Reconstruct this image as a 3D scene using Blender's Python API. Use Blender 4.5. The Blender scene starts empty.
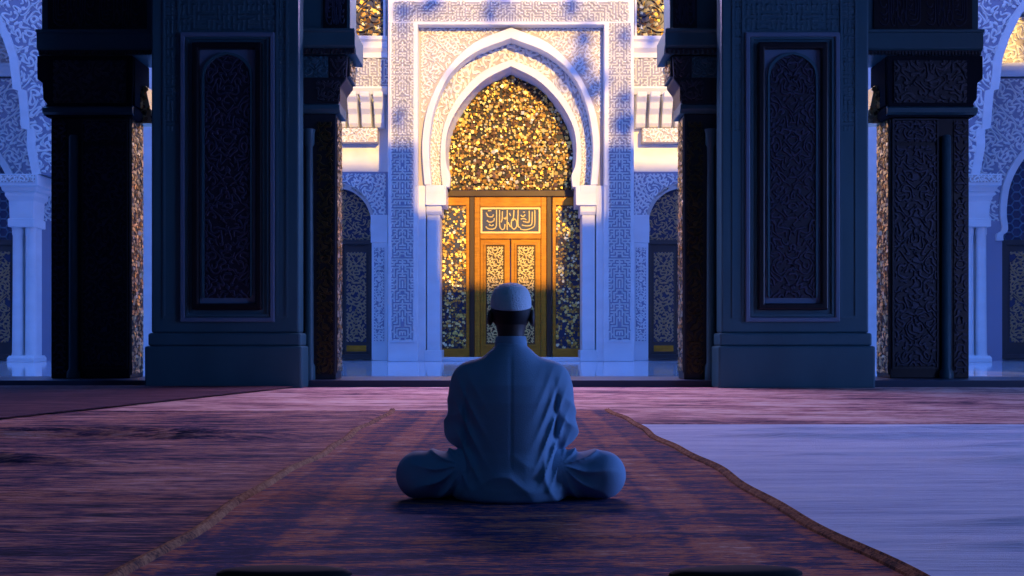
import bpy, bmesh, math, random
import numpy as np
from mathutils import Vector, Matrix
random.seed(7)
SC = bpy.context.scene
COL = SC.collection
PI = math.pi

# ------------------------------------------------------------------ camera, sky, sun, exposure
CAMH = 0.68
cam_d = bpy.data.cameras.new('camera'); cam = bpy.data.objects.new('camera', cam_d); COL.objects.link(cam)
cam.location = (0, 0, CAMH); cam.rotation_euler = (PI / 2, 0, 0)
cam_d.sensor_width = 36; cam_d.lens = 36 * 1000 / 1024
cam_d.shift_y = 52 / 1024; cam_d.shift_x = 2 / 1024
cam_d.clip_start = 0.05; cam_d.clip_end = 300
SC.camera = cam

world = bpy.data.worlds.new('dusk_sky'); SC.world = world; world.use_nodes = True
wn = world.node_tree; wn.nodes.clear()
w_out = wn.nodes.new('ShaderNodeOutputWorld'); w_bg = wn.nodes.new('ShaderNodeBackground')
w_tc = wn.nodes.new('ShaderNodeTexCoord'); w_sx = wn.nodes.new('ShaderNodeSeparateXYZ'); w_cr = wn.nodes.new('ShaderNodeValToRGB')
wn.links.new(w_tc.outputs['Generated'], w_sx.inputs[0]); wn.links.new(w_sx.outputs['Z'], w_cr.inputs[0])
w_cr.color_ramp.elements[0].position = 0.0; w_cr.color_ramp.elements[0].color = (0.46, 0.42, 0.95, 1)
w_cr.color_ramp.elements[1].position = 0.7; w_cr.color_ramp.elements[1].color = (0.07, 0.25, 0.95, 1)
wn.links.new(w_cr.outputs[0], w_bg.inputs[0]); wn.links.new(w_bg.outputs[0], w_out.inputs[0])
w_bg.inputs[1].default_value = 2.15

SUN_AZ, SUN_EL = math.radians(18), math.radians(17)
sd = bpy.data.lights.new('sun', 'SUN'); sun = bpy.data.objects.new('sun', sd); COL.objects.link(sun)
sd.energy = 6.2; sd.color = (1.0, 0.62, 0.12); sd.angle = math.radians(1.6)
to_sun = Vector((math.sin(SUN_AZ) * math.cos(SUN_EL), -math.cos(SUN_AZ) * math.cos(SUN_EL), math.sin(SUN_EL)))
sun.rotation_euler = to_sun.to_track_quat('Z', 'Y').to_euler(); sun.location = (10, -30, 25)

def area(name, loc, aim, sx, sy, watts, col, spread=180):
    d = bpy.data.lights.new(name, 'AREA'); d.shape = 'RECTANGLE'; d.size = sx; d.size_y = sy; d.energy = watts; d.color = col; d.spread = math.radians(spread)
    o = bpy.data.objects.new(name, d); COL.objects.link(o); o.location = loc; o.rotation_euler = (Vector(aim) - Vector(loc)).to_track_quat('-Z', 'Y').to_euler(); return o
# added fill lights out of view: below lintel, in right windows, near ceiling
area('fill_light_front', (0, 15.9, 6.85), (0, 9.0, 0), 9.0, 0.3, 540, (0.82, 0.54, 0.98), 130)
for wy, ww in ((4.0, 420), (8.4, 160)): area('fill_light_right', (13.9, wy, 3.4), (0, wy, 0.4), 3.1, 5.5, ww, (0.14, 0.32, 1.0), 120)
area('fill_light_top', (0, -1.5, 6.8), (0, 4, 0), 5, 3, 40, (0.02, 0.44, 1.0))

SC.view_settings.view_transform = 'Standard'; SC.view_settings.look = 'None'
SC.view_settings.gamma = 1; SC.view_settings.use_curve_mapping = False
SC.view_settings.exposure = 0.0
SC.cycles.max_bounces = 10; SC.cycles.diffuse_bounces = 6; SC.cycles.glossy_bounces = 5
SC.cycles.caustics_reflective = False; SC.cycles.caustics_refractive = False
SC.cycles.sample_clamp_indirect = 4.0

# ------------------------------------------------------------------ sizes read off the photograph at a real distance
def L(px, D): return (510 - px) * D / 1000          # distance left of the axis
def Z(py, D): return CAMH + (340 - py) * D / 1000    # height

# ------------------------------------------------------------------ materials
def mat(name, col, rough=0.5, metal=0.0, var=0.0, vscale=(6, 6, 6), bump=0.0, bscale=None, island=None, spec=None):
    m = bpy.data.materials.new(name); m.use_nodes = True
    nt = m.node_tree; b = nt.nodes['Principled BSDF']
    b.inputs['Base Color'].default_value = (*col, 1); b.inputs['Roughness'].default_value = rough; b.inputs['Metallic'].default_value = metal
    if spec is not None: b.inputs['Specular IOR Level'].default_value = spec
    tc = nt.nodes.new('ShaderNodeTexCoord')
    def noise(scale, detail=5):
        mp = nt.nodes.new('ShaderNodeMapping'); mp.inputs['Scale'].default_value = scale
        n = nt.nodes.new('ShaderNodeTexNoise'); n.inputs['Scale'].default_value = 1.0; n.inputs['Detail'].default_value = detail
        nt.links.new(tc.outputs['Object'], mp.inputs[0]); nt.links.new(mp.outputs[0], n.inputs['Vector']); return n
    if var:
        n = noise(vscale); cr = nt.nodes.new('ShaderNodeValToRGB')
        cr.color_ramp.elements[0].position = 0.3; cr.color_ramp.elements[1].position = 0.7
        cr.color_ramp.elements[0].color = (*[c * (1 - var) for c in col], 1); cr.color_ramp.elements[1].color = (*[min(1, c * (1 + var)) for c in col], 1)
        nt.links.new(n.outputs[0], cr.inputs[0]); nt.links.new(cr.outputs[0], b.inputs['Base Color'])
    if island:
        g = nt.nodes.new('ShaderNodeNewGeometry'); cr = nt.nodes.new('ShaderNodeValToRGB'); cr.color_ramp.interpolation = 'CONSTANT'
        els = cr.color_ramp.elements
        while len(els) < len(island): els.new(0.5)
        for k, (p, c) in enumerate(island): els[k].position = p; els[k].color = (*c, 1)
        nt.links.new(g.outputs['Random Per Island'], cr.inputs[0]); nt.links.new(cr.outputs[0], b.inputs['Base Color'])
    if bump:
        n = noise(bscale or vscale, 6); bp = nt.nodes.new('ShaderNodeBump'); bp.inputs['Strength'].default_value = bump; bp.inputs['Distance'].default_value = 0.02
        nt.links.new(n.outputs[0], bp.inputs['Height']); nt.links.new(bp.outputs[0], b.inputs['Normal'])
    return m

M = {}
M['white'] = mat('white_marble', (0.74, 0.74, 0.76), 0.45, var=0.06, vscale=(1.2, 1.2, 2.5))
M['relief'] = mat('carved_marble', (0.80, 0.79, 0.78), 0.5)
M['ground'] = mat('shade_tinted_marble', (0.31, 0.31, 0.42), 0.6)  # same marble as the carving, recess shade painted into the colour
M['groundpale'] = mat('pale_recessed_ground', (0.50, 0.44, 0.43), 0.6)  # paler carving ground, recess shade put into the colour too
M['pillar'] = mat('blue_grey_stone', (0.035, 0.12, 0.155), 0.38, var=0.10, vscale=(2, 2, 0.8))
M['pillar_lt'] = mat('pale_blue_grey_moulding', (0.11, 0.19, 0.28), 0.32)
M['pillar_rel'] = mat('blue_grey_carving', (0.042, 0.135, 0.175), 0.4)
M['black'] = mat('black_lacquer', (0.006, 0.007, 0.010), 0.35)
M['panel'] = mat('dark_panel_ground', (0.010, 0.014, 0.028), 0.5)
M['panel_rel'] = mat('dark_panel_carving', (0.035, 0.045, 0.085), 0.4)
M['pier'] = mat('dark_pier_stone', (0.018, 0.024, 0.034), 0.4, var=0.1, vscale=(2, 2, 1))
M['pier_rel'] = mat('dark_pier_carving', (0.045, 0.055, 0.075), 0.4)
M['pier_gold'] = mat('tarnished_gilt_carving', (0.10, 0.075, 0.03), 0.35, 0.7)
M['gilt'] = mat('gilt_mosaic', (0.8, 0.52, 0.16), 0.28, 0.9, island=[(0, (.9, .66, .30)), (.3, (.6, .42, .20)), (.55, (.95, .80, .50)), (.75, (.22, .16, .10))])
M['flake'] = mat('gold_lattice', (0.9, 0.55, 0.12), 0.42, 0.35, island=[(0, (.95, .66, .14)), (.22, (.70, .36, .05)), (.44, (1, .78, .26)), (.58, (.22, .11, .04)), (.92, (1.0, .90, .55))])
M['flakedark'] = mat('gold_lattice_backing', (0.014, 0.011, 0.012), 0.6)
M['goldwood'] = mat('golden_wood', (0.60, 0.24, 0.02), 0.26, 0.35, var=0.22, vscale=(3, 3, 14))
M['golddark'] = mat('dark_bronze', (0.06, 0.028, 0.012), 0.4, 0.2)
M['goldpale'] = mat('pale_gold_carving', (0.85, 0.60, 0.22), 0.4, 0.2)
M['navy'] = mat('navy_enamel', (0.02, 0.03, 0.09), 0.4)
M['doordark'] = mat('dark_door_timber', (0.04, 0.032, 0.035), 0.4)
M['doorrel'] = mat('dull_gold_tracery', (0.46, 0.30, 0.15), 0.4, 0.3)
M['sill'] = mat('dark_threshold_stone', (0.03, 0.05, 0.09), 0.35, var=0.1, vscale=(1, 1, 1))
M['hall'] = mat('hall_plaster', (0.10, 0.14, 0.20), 0.7)
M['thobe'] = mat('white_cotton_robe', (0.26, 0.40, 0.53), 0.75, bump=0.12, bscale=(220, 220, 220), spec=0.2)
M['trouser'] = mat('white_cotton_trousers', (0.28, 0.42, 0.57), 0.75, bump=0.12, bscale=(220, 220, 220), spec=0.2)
M['cap'] = mat('white_knit_cap', (0.78, 0.84, 0.88), 0.8, bump=0.4, bscale=(150, 150, 150))
M['skin'] = mat('dark_brown_skin', (0.06, 0.032, 0.022), 0.55)
M['hair'] = mat('black_hair', (0.006, 0.006, 0.007), 0.6)
M['eye'] = mat('eye_white', (0.6, 0.58, 0.55), 0.2)
M['iris'] = mat('dark_iris', (0.02, 0.012, 0.01), 0.15)
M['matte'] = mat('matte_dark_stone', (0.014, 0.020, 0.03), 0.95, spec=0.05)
M['flat_black'] = mat('matte_black', (0.004, 0.004, 0.006), 0.9)

def marble_floor():
    m = mat('polished_courtyard_marble', (0.6, 0.62, 0.7), 0.07); nt = m.node_tree; b = nt.nodes['Principled BSDF']
    tc = nt.nodes.new('ShaderNodeTexCoord'); br = nt.nodes.new('ShaderNodeTexBrick')
    br.offset = 0; br.inputs['Scale'].default_value = 1.0; br.inputs['Brick Width'].default_value = 1.6; br.inputs['Row Height'].default_value = 1.6
    br.inputs['Mortar Size'].default_value = 0.012
    br.inputs['Color1'].default_value = (0.84, 0.84, 0.88, 1); br.inputs['Color2'].default_value = (0.66, 0.68, 0.80, 1); br.inputs['Mortar'].default_value = (0.25, 0.28, 0.4, 1)
    nt.links.new(tc.outputs['Object'], br.inputs['Vector']); nt.links.new(br.outputs['Color'], b.inputs['Base Color'])
    return m
M['marble'] = marble_floor()

def carpet(name, stops, sx, sy, off=0.0, bump=0.6, ramp_shift=0.0, bands=None):
    m = bpy.data.materials.new(name); m.use_nodes = True; nt = m.node_tree; b = nt.nodes['Principled BSDF']
    b.inputs['Roughness'].default_value = 0.85; b.inputs['Specular IOR Level'].default_value = 0.25
    tc = nt.nodes.new('ShaderNodeTexCoord')
    def nz(scale, detail, rough=0.6):
        mp = nt.nodes.new('ShaderNodeMapping'); mp.inputs['Scale'].default_value = scale; mp.inputs['Location'].default_value = (off, off * 1.7, 0)
        n = nt.nodes.new('ShaderNodeTexNoise'); n.inputs['Scale'].default_value = 1; n.inputs['Detail'].default_value = detail; n.inputs['Roughness'].default_value = rough
        nt.links.new(tc.outputs['Object'], mp.inputs[0]); nt.links.new(mp.outputs[0], n.inputs['Vector']); return n
    n1 = nz((sx, sy, 1), 9, 0.74); n2 = nz((sx * 7, sy * 7, 1), 4, 0.7); n3 = nz((0.7, 0.9, 1), 2)
    def mth(op, a, bb):
        k = nt.nodes.new('ShaderNodeMath'); k.operation = op
        for i, q in enumerate((a, bb)):
            if isinstance(q, (int, float)): k.inputs[i].default_value = q
            else: nt.links.new(q, k.inputs[i])
        return k.outputs[0]
    v = mth('ADD', mth('MULTIPLY', n1.outputs[0], 0.80), mth('MULTIPLY', n2.outputs[0], 0.50))
    v = mth('ADD', v, mth('MULTIPLY', n3.outputs[0], 0.25)); v = mth('SUBTRACT', v, 0.275 - ramp_shift)
    if bands:                                              # woven border bands running along the rug
        sp = nt.nodes.new('ShaderNodeSeparateXYZ'); nt.links.new(tc.outputs['Object'], sp.inputs[0])
        bx_ = nt.nodes.new('ShaderNodeValToRGB'); bx_.color_ramp.interpolation = 'LINEAR'; e2 = bx_.color_ramp.elements
        while len(e2) < len(bands): e2.new(.5)
        for k, (p, c) in enumerate(bands): e2[k].position = p; e2[k].color = (c, c, c, 1)
        nt.links.new(mth('ABSOLUTE', sp.outputs['X'], 0), bx_.inputs[0]); v = mth('ADD', v, mth('SUBTRACT', bx_.outputs[0], 0.5))
    cr = nt.nodes.new('ShaderNodeValToRGB'); els = cr.color_ramp.elements
    while len(els) < len(stops): els.new(0.5)
    for k, (p, c) in enumerate(stops): els[k].position = p; els[k].color = (*c, 1)
    nt.links.new(v, cr.inputs[0]); nt.links.new(cr.outputs[0], b.inputs['Base Color'])
    bp = nt.nodes.new('ShaderNodeBump'); bp.inputs['Strength'].default_value = bump; bp.inputs['Distance'].default_value = 0.03
    nt.links.new(mth('ADD', n1.outputs[0], mth('MULTIPLY', n2.outputs[0], 0.5)), bp.inputs['Height']); nt.links.new(bp.outputs[0], b.inputs['Normal'])
    return m
RED = [(0.38, (.006, .012, .06)), (0.45, (.03, .04, .14)), (0.49, (.20, .07, .09)), (0.53, (.62, .19, .09)), (0.58, (.40, .16, .13)), (0.64, (.72, .46, .34))]
M['rug'] = carpet('patterned_rug_wool', RED, 2.2, 11, 0.0, bands=[(0, .48), (.52, .48), (.56, .45), (.60, .52), (.74, .52), (.78, .46), (.98, .48), (1, .52)])
M['rug_left'] = carpet('plain_purple_carpet_wool', [(0.38, (.008, .010, .035)), (0.45, (.07, .05, .12)), (0.50, (.30, .13, .16)), (0.54, (.58, .25, .17)), (0.62, (.70, .42, .38))], 1.1, 8, 3.3, bump=1.0)
M['rug_far'] = carpet('rose_carpet_wool', [(0.38, (.10, .05, .08)), (0.46, (.42, .19, .20)), (0.52, (.70, .39, .33)), (0.62, (.82, .62, .56))], 0.55, 2.2, 7.7)
M['rug_dim'] = carpet('dark_plum_carpet_wool', [(0.32, (.03, .018, .03)), (0.5, (.12, .05, .07)), (0.66, (.22, .10, .11))], 1.2, 5, 11)
M['binding'] = carpet('golden_rug_binding', [(0.38, (.06, .03, .03)), (0.5, (.36, .15, .07)), (0.62, (.55, .30, .14))], 14, 14, 2)
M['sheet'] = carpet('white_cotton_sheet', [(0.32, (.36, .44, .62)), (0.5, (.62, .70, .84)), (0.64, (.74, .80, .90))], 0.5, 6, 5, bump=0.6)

# ------------------------------------------------------------------ mesh helpers
LOC = {}
class MB:
    def __init__(s, T=None): s.v = []; s.f = []; s.m = []; s.T = T
    def pt(s, x, y, z):
        s.v.append(s.T(x, y, z) if s.T else (x, y, z)); return len(s.v) - 1
    def face(s, ids, mi=0): s.f.append(tuple(ids)); s.m.append(mi)
    def quad(s, a, b, c, d, mi=0): s.face([s.pt(*a), s.pt(*b), s.pt(*c), s.pt(*d)], mi)
    def box(s, x0, x1, y0, y1, z0, z1, mi=0):
        p = [s.pt(x, y, z) for z in (z0, z1) for y in (y0, y1) for x in (x0, x1)]
        for q in ((0, 1, 3, 2), (4, 6, 7, 5), (0, 4, 5, 1), (2, 3, 7, 6), (0, 2, 6, 4), (1, 5, 7, 3)): s.face([p[i] for i in q], mi)
        return s
    def prism(s, pts, y0, y1, mi=0):                       # outline in x,z extruded through y
        a = [s.pt(x, y0, z) for x, z in pts]; b = [s.pt(x, y1, z) for x, z in pts]; n = len(pts)
        s.face(a, mi); s.face(b[::-1], mi)
        for i in range(n): s.face([a[i], b[i], b[(i + 1) % n], a[(i + 1) % n]], mi)
        return s
    def extr(s, prof, x0, x1, mi=0):                       # profile in y,z extruded through x
        a = [s.pt(x0, y, z) for y, z in prof]; b = [s.pt(x1, y, z) for y, z in prof]; n = len(prof)
        s.face(a[::-1], mi); s.face(b, mi)
        for i in range(n): s.face([a[i], a[(i + 1) % n], b[(i + 1) % n], b[i]], mi)
        return s
    def ring(s, outer, inner, y0, y1, closed=False, mi=0): # a band between two outlines with real thickness
        n = len(outer); A = [[s.pt(x, y, z) for x, z in o] for y in (y0, y1) for o in (outer, inner)]
        of, inf, ob, ib = A
        for i in range(n if closed else n - 1):
            j = (i + 1) % n
            s.face([of[i], inf[i], inf[j], of[j]], mi); s.face([ob[i], ob[j], ib[j], ib[i]], mi)
            s.face([inf[i], ib[i], ib[j], inf[j]], mi); s.face([of[i], of[j], ob[j], ob[i]], mi)
        if not closed:
            for k in (0, n - 1): s.face([of[k], ob[k], ib[k], inf[k]], mi)
        return s
    def frame(s, x0, x1, z0, z1, w, y0, y1, mi=0, wz=None):
        wz = wz or w
        o = [(x0, z0), (x0, z1), (x1, z1), (x1, z0)]; i = [(x0 + w, z0 + wz), (x0 + w, z1 - wz), (x1 - w, z1 - wz), (x1 - w, z0 + wz)]
        return s.ring(o, i, y0, y1, True, mi)
    def lathe(s, prof, cx, cy, n=24, sx=1, sy=1, mi=0):
        rings = [[s.pt(cx + r * sx * math.cos(2 * PI * k / n), cy + r * sy * math.sin(2 * PI * k / n), z) for k in range(n)] for r, z in prof]
        for a, b in zip(rings, rings[1:]):
            for k in range(n): s.face([a[k], a[(k + 1) % n], b[(k + 1) % n], b[k]], mi)
        s.face(rings[0][::-1], mi); s.face(rings[-1], mi); return s
    def ridge(s, pts, w, y, h, mi=0):                      # raised moulded line on a plane facing the viewer's side
        n = len(pts); R = []
        for i in range(n):
            a = pts[max(0, i - 1)]; b = pts[min(n - 1, i + 1)]; dx, dz = b[0] - a[0], b[1] - a[1]; l = math.hypot(dx, dz) or 1
            nx, nz = -dz / l * w / 2, dx / l * w / 2; x, z = pts[i]
            R.append((s.pt(x + nx, y, z + nz), s.pt(x + nx * .4, y - h, z + nz * .4), s.pt(x - nx * .4, y - h, z - nz * .4), s.pt(x - nx, y, z - nz)))
        for a, b in zip(R, R[1:]):
            for k in range(3): s.face([a[k], b[k], b[k + 1], a[k + 1]], mi)
        for e in (R[0], R[-1]): s.face(e, mi)
        return s
    def build(s, name, mats, parent=None, loc=None, bevel=0.0, smooth=False):
        if not isinstance(mats, (list, tuple)): mats = [mats]
        o_ = LOC[parent.name] if parent else (loc or (0, 0, 0))
        me = bpy.data.meshes.new(name)
        me.from_pydata([(x - o_[0], y - o_[1], z - o_[2]) for x, y, z in s.v], [], s.f)
        for m in mats: me.materials.append(m)
        me.polygons.foreach_set('material_index', s.m)
        bm = bmesh.new(); bm.from_mesh(me); bmesh.ops.recalc_face_normals(bm, faces=bm.faces); bm.to_mesh(me); bm.free()
        if smooth: me.polygons.foreach_set('use_smooth', [True] * len(me.polygons))
        o = bpy.data.objects.new(name, me); COL.objects.link(o); LOC[o.name] = o_
        if parent: o.parent = parent
        else: o.location = o_
        if bevel:
            b = o.modifiers.new('edge', 'BEVEL'); b.width = bevel; b.segments = 2; b.limit_method = 'ANGLE'
        if smooth: smooth_angle(o)
        return o
def smooth_angle(o):
    me = o.data; bm = bmesh.new(); bm.from_mesh(me)
    for e in bm.edges:
        if len(e.link_faces) == 2: e.smooth = e.calc_face_angle(0) < math.radians(40)
    bm.to_mesh(me); bm.free()
def thing(name, label, cat, loc, group=None):
    o = bpy.data.objects.new(name, None); COL.objects.link(o); o.location = loc; o.empty_display_size = 0.2
    LOC[o.name] = tuple(loc); return tag(o, label, cat, group)
def tag(o, label, cat, group=None, kind='thing'):
    o['label'] = label; o['category'] = cat
    if kind: o['kind'] = kind
    if group: o['group'] = group
    return o
def struct(o, label=None):
    o['kind'] = 'structure'
    if label: o['label'] = label
    return o

# carving generators: P(u,v) gives x,z on the plane; every line is a raised ridge
def truchet(mb, nu, nv, P, y, h, w=0.42, mi=0, seed=1, mirror=True, test=None, segs=4):
    rnd = random.Random(seed); T = {}; P0 = P
    def P(u, v):
        c = abs(u - nu / 2); f = max(0, min(1, min(u, nu - u), min(v, nv - v))) * .42
        return P0(u + (1 if u > nu / 2 else -1) * f * math.sin(1.9 * v + 1.3 * c + seed), v + f * math.sin(2.3 * c + .9 * v + seed * 2))
    for j in range(nv):
        for i in range(nu):
            if mirror and i >= (nu + 1) // 2: T[i, j] = 1 - T[nu - 1 - i, j]
            else: T[i, j] = rnd.randint(0, 1)
    for (i, j), t in T.items():
        if test and not test(*P(i + .5, j + .5)): continue
        for (cx, cy, a0) in (((i, j, 0), (i + 1, j + 1, PI)) if t else ((i + 1, j, PI / 2), (i, j + 1, -PI / 2))):
            if rnd.random() < .13: continue
            rows = []
            for k in range(segs + 1):
                a = a0 + PI / 2 * k / segs; c, sn = math.cos(a), math.sin(a); row = []
                for r, hh in ((.5 - w / 2, 0), (.5 - w * .3, h), (.5 + w * .3, h), (.5 + w / 2, 0)):
                    x, z = P(cx + r * c, cy + r * sn); row.append(mb.pt(x, y - hh, z))
                rows.append(row)
            for a_, b_ in zip(rows, rows[1:]):
                for k in range(3): mb.face([a_[k], b_[k], b_[k + 1], a_[k + 1]], mi)
    return mb
def kufic(mb, nu, nv, P, y, h, w=0.46, mi=0, seed=1, mirror=True, test=None):
    rnd = random.Random(seed); seg = []
    half = nu // 2 if mirror else nu
    for j in range(nv + 1):
        for i in range(half + 1):
            if rnd.random() < (.62 if mirror and i == half else .5):
                if j < nv: seg.append((i, j, i, j + 1))
            elif i < half: seg.append((i, j, i + 1, j))
            if rnd.random() < 0.10 and j < nv: seg.append((i, j, i, j + 1))
    if mirror: seg += [(nu - a, b, nu - c, d) for a, b, c, d in seg]
    e = w / 2; seg = sorted(set((min(a, c), b, max(a, c), d) for a, b, c, d in seg))
    for a, b, c, d in seg:
        if test and not test(*P((a + c) / 2, (b + d) / 2)): continue
        q = [(a - e, b - e), (a - e, d + e), (c + e, d + e), (c + e, b - e)]; f = e * .62; r = [(a - f, b - f), (a - f, d + f), (c + f, d + f), (c + f, b - f)]
        p = [mb.pt(*(lambda xz: (xz[0], y, xz[1]))(P(*k))) for k in q]; t = [mb.pt(*(lambda xz: (xz[0], y - h, xz[1]))(P(*k))) for k in r]
        mb.face(t, mi)
        for k in range(4): mb.face([p[k], p[(k + 1) % 4], t[(k + 1) % 4], t[k]], mi)
    return mb
def rectP(x0, x1, z0, z1, nu, nv): return lambda u, v: (x0 + (x1 - x0) * u / nu, z0 + (z1 - z0) * v / nv)
def carved(x0, x1, z0, z1, y, cell, style='t', h=0.02, seed=1, T=None, w=None, back=0.03):
    """a carved panel: ground slab (material 1) with raised tracery (material 0)"""
    if x0 > x1: x0, x1 = x1, x0
    mb = MB(T); mb.box(x0, x1, y, y + back, z0, z1, 1); cell *= 1.3 if style == 't' else 1
    nu = max(2, round((x1 - x0) / cell)); nv = max(2, round((z1 - z0) / cell)); P = rectP(x0, x1, z0, z1, nu, nv)
    if style == 't': truchet(mb, nu, nv, P, y, h, w or .44, 0, seed)
    else: kufic(mb, nu, nv, P, y, h, w or .5, 0, seed)
    return mb
def flakes(mb, x0, x1, z0, z1, y, cell, mi=0, seed=1, test=None, depth=0.03, miss=0.24, tilt=0.5):
    rnd = random.Random(seed); nx = int((x1 - x0) / cell); nz = int((z1 - z0) / cell)
    for j in range(nz + 1):
        for i in range(nx + 1):
            x = x0 + (i + .5 + rnd.uniform(-.3, .3)) * (x1 - x0) / (nx + 1); z = z0 + (j + .5 + rnd.uniform(-.3, .3)) * (z1 - z0) / (nz + 1)
            if rnd.random() < miss or (test and not test(x, z)): continue
            n = rnd.choice((3, 4, 4, 5)); r = cell * rnd.uniform(.38, .80); a0 = rnd.uniform(0, 6.3); tx, tz = rnd.uniform(-tilt, tilt), rnd.uniform(-tilt, tilt)
            x = min(max(x, x0 + r * .8), x1 - r * .8); z = min(max(z, z0 + r * .8), z1 - r * .8)
            ps = [(r * math.cos(a0 + 2 * PI * k / n), r * math.sin(a0 + 2 * PI * k / n)) for k in range(n)]
            fr = [mb.pt(x + p, y - depth - p * tx - q * tz, z + q) for p, q in ps]; bk = [mb.pt(x + p, y, z + q) for p, q in ps]
            mb.face(fr, mi)
            for k in range(n): mb.face([fr[k], bk[k], bk[(k + 1) % n], fr[(k + 1) % n]], mi)
    return mb
def spline(pts, n):
    P = [np.array(p, float) for p in pts]; P = [2 * P[0] - P[1]] + P + [2 * P[-1] - P[-2]]; out = []; m = len(pts) - 1
    for k in range(n + 1):
        t = k / n * m; i = min(int(t), m - 1); t -= i; a, b, c, d = P[i:i + 4]
        out.append(tuple(.5 * (2 * b + (c - a) * t + (2 * a - 5 * b + 4 * c - d) * t * t + (3 * b - a - 3 * c + d) * t ** 3)))
    return out
def arch(px_pts, D, cx=511, n=24):                          # half outline (bottom to apex, left side) -> full outline in x,z
    h = [((p - 510) * D / 1000, Z(q, D)) for p, q in spline(px_pts, n)]; c = (cx - 510) * D / 1000
    return h + [(2 * c - x, z) for x, z in h[-2::-1]]
def band(A, B):                                             # u along, v across between two outlines
    n = len(A) - 1
    def P(u, v, nu, nv):
        t = min(max(u / nu * n, 0), n - 1e-6); i = int(t); t -= i; s = v / nv
        ax, az = A[i][0] + (A[i + 1][0] - A[i][0]) * t, A[i][1] + (A[i + 1][1] - A[i][1]) * t
        bx, bz = B[i][0] + (B[i + 1][0] - B[i][0]) * t, B[i][1] + (B[i + 1][1] - B[i][1]) * t
        return ax + (bx - ax) * s, az + (bz - az) * s
    return P
def inside(poly):
    def t(x, z):
        c = False; n = len(poly)
        for i in range(n):
            (a, b), (d, e) = poly[i], poly[i - 1]
            if (b > z) != (e > z) and x < (d - a) * (z - b) / (e - b) + a: c = not c
        return c
    return t
def rect_outline(hole, x0, x1, z0, z1, cz):                 # points of a rectangle matched to the points of an arch hole
    cx = (hole[0][0] + hole[-1][0]) / 2; out = []; n = len(hole)
    for k, (x, z) in enumerate(hole):
        if k == 0: out.append((x0, z0)); continue
        if k == n - 1: out.append((x1, z0)); continue
        dx, dz = x - cx, max(z - cz, 0)
        if z <= cz: out.append((x0 if dx < 0 else x1, min(z, z1))); continue
        t = min((x1 - cx) / abs(dx) if abs(dx) > 1e-6 else 1e9, (z1 - cz) / dz if dz > 1e-6 else 1e9)
        out.append((cx + dx * t, cz + dz * t))
    # snap the two points nearest the corners
    for X in (x0, x1):
        k = min(range(1, n - 1), key=lambda i: (out[i][0] - X) ** 2 + (out[i][1] - z1) ** 2); out[k] = (X, z1)
    return out

CALLI = [  # flowing script on the lintel: strokes in panel units
    [(.25, .96), (.25, .45), (.24, .22), (.19, .12), (.10, .14), (.06, .24)], [(.305, .95), (.305, .40), (.315, .2), (.35, .1), (.39, .16), (.40, .34)],
    [(.355, .9), (.35, .55), (.33, .42)], [(.44, .95), (.44, .08)], [(.56, .95), (.55, .62), (.52, .5), (.515, .25), (.55, .12), (.60, .2), (.61, .42), (.575, .56), (.53, .48)],
    [(.635, .97), (.63, .3), (.66, .2)], [(.66, .2), (.70, .1), (.80, .1), (.90, .2), (.93, .38), (.93, .95)], [(.83, .92), (.83, .48), (.80, .42), (.72, .46)],
    [(.885, .88), (.88, .45), (.86, .3), (.78, .26), (.70, .3)], [(.68, .74), (.72, .66), (.76, .76)], [(.08, .50), (.13, .42), (.20, .48), (.21, .60)],
    [(.07, .84), (.10, .68), (.17, .66), (.20, .76)], [(.12, .33), (.16, .26), (.20, .32)], [(.45, .42), (.48, .30), (.50, .2)], [(.68, .56), (.74, .58), (.78, .52)],
    [(.38, .62), (.41, .56), (.42, .66)], [(.48, .82), (.50, .7)], [(.72, .86), (.76, .86)], [(.10, .92), (.16, .92)]]
def script(mb, x0, x1, z0, z1, y, w, h, mi=0, reps=1):
    for r in range(reps):
        a = x0 + (x1 - x0) * r / reps; b = x0 + (x1 - x0) * (r + 1) / reps
        for st in CALLI:
            pts = spline(st, 4 * (len(st) - 1)) if len(st) > 2 else st
            mb.ridge([(a + (b - a) * u, z0 + (z1 - z0) * v) for u, v in pts], w, y, h, mi)
    return mb
def comb(mb, x0, x1, n, z0, z1, y0, y1):                # a toothed strip
    p = [(x0, z1)]
    for k in range(n):
        a = x0 + (x1 - x0) * k / n; b = a + (x1 - x0) / n * .55
        p += [(a, z0), (b, z0), (b, z1 - .015)] + ([(x0 + (x1 - x0) * (k + 1) / n, z1 - .015)] if k < n - 1 else [])
    mb.prism(p + [(x1, z1)], y0, y1)
def mirrorT(s): return (lambda x, y, z: (s * x, y, z))
SIDE = {-1: 'left', 1: 'right'}

# ------------------------------------------------------------------ the setting: hall shell, threshold, courtyard
HX = 14.0; rnd_f = random.Random(5)
struct(MB().box(-HX, HX, -5, 14.4, -0.12, 0.0).build('floor_hall', M['sill']))
struct(MB().box(-HX, HX, 14.4, 16.0, -0.12, 0.10).build('trim_threshold', M['sill'], bevel=0.01))
struct(MB().box(-24, 24, 16.0, 36, -0.12, 0.0).build('floor_courtyard', M['marble']))
struct(MB().box(-HX, HX, -5, 16.0, 7.0, 7.4).build('ceiling', M['hall']))
struct(MB().box(-HX, HX, -5.3, -5, -0.12, 7.4).build('wall_rear', M['hall']))
mb = MB().box(-HX - .3, -HX, -5.3, 16.0, -0.12, 7.4)
struct(mb.build('wall_left', M['hall']))
mb = MB()                                                # right wall with two tall window openings
ys = [-5.3, 2.4, 5.6, 6.8, 10, 16.0]
for k in range(0, 6, 2): mb.box(HX, HX + .3, ys[k], ys[k + 1], -0.12, 7.4)
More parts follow.
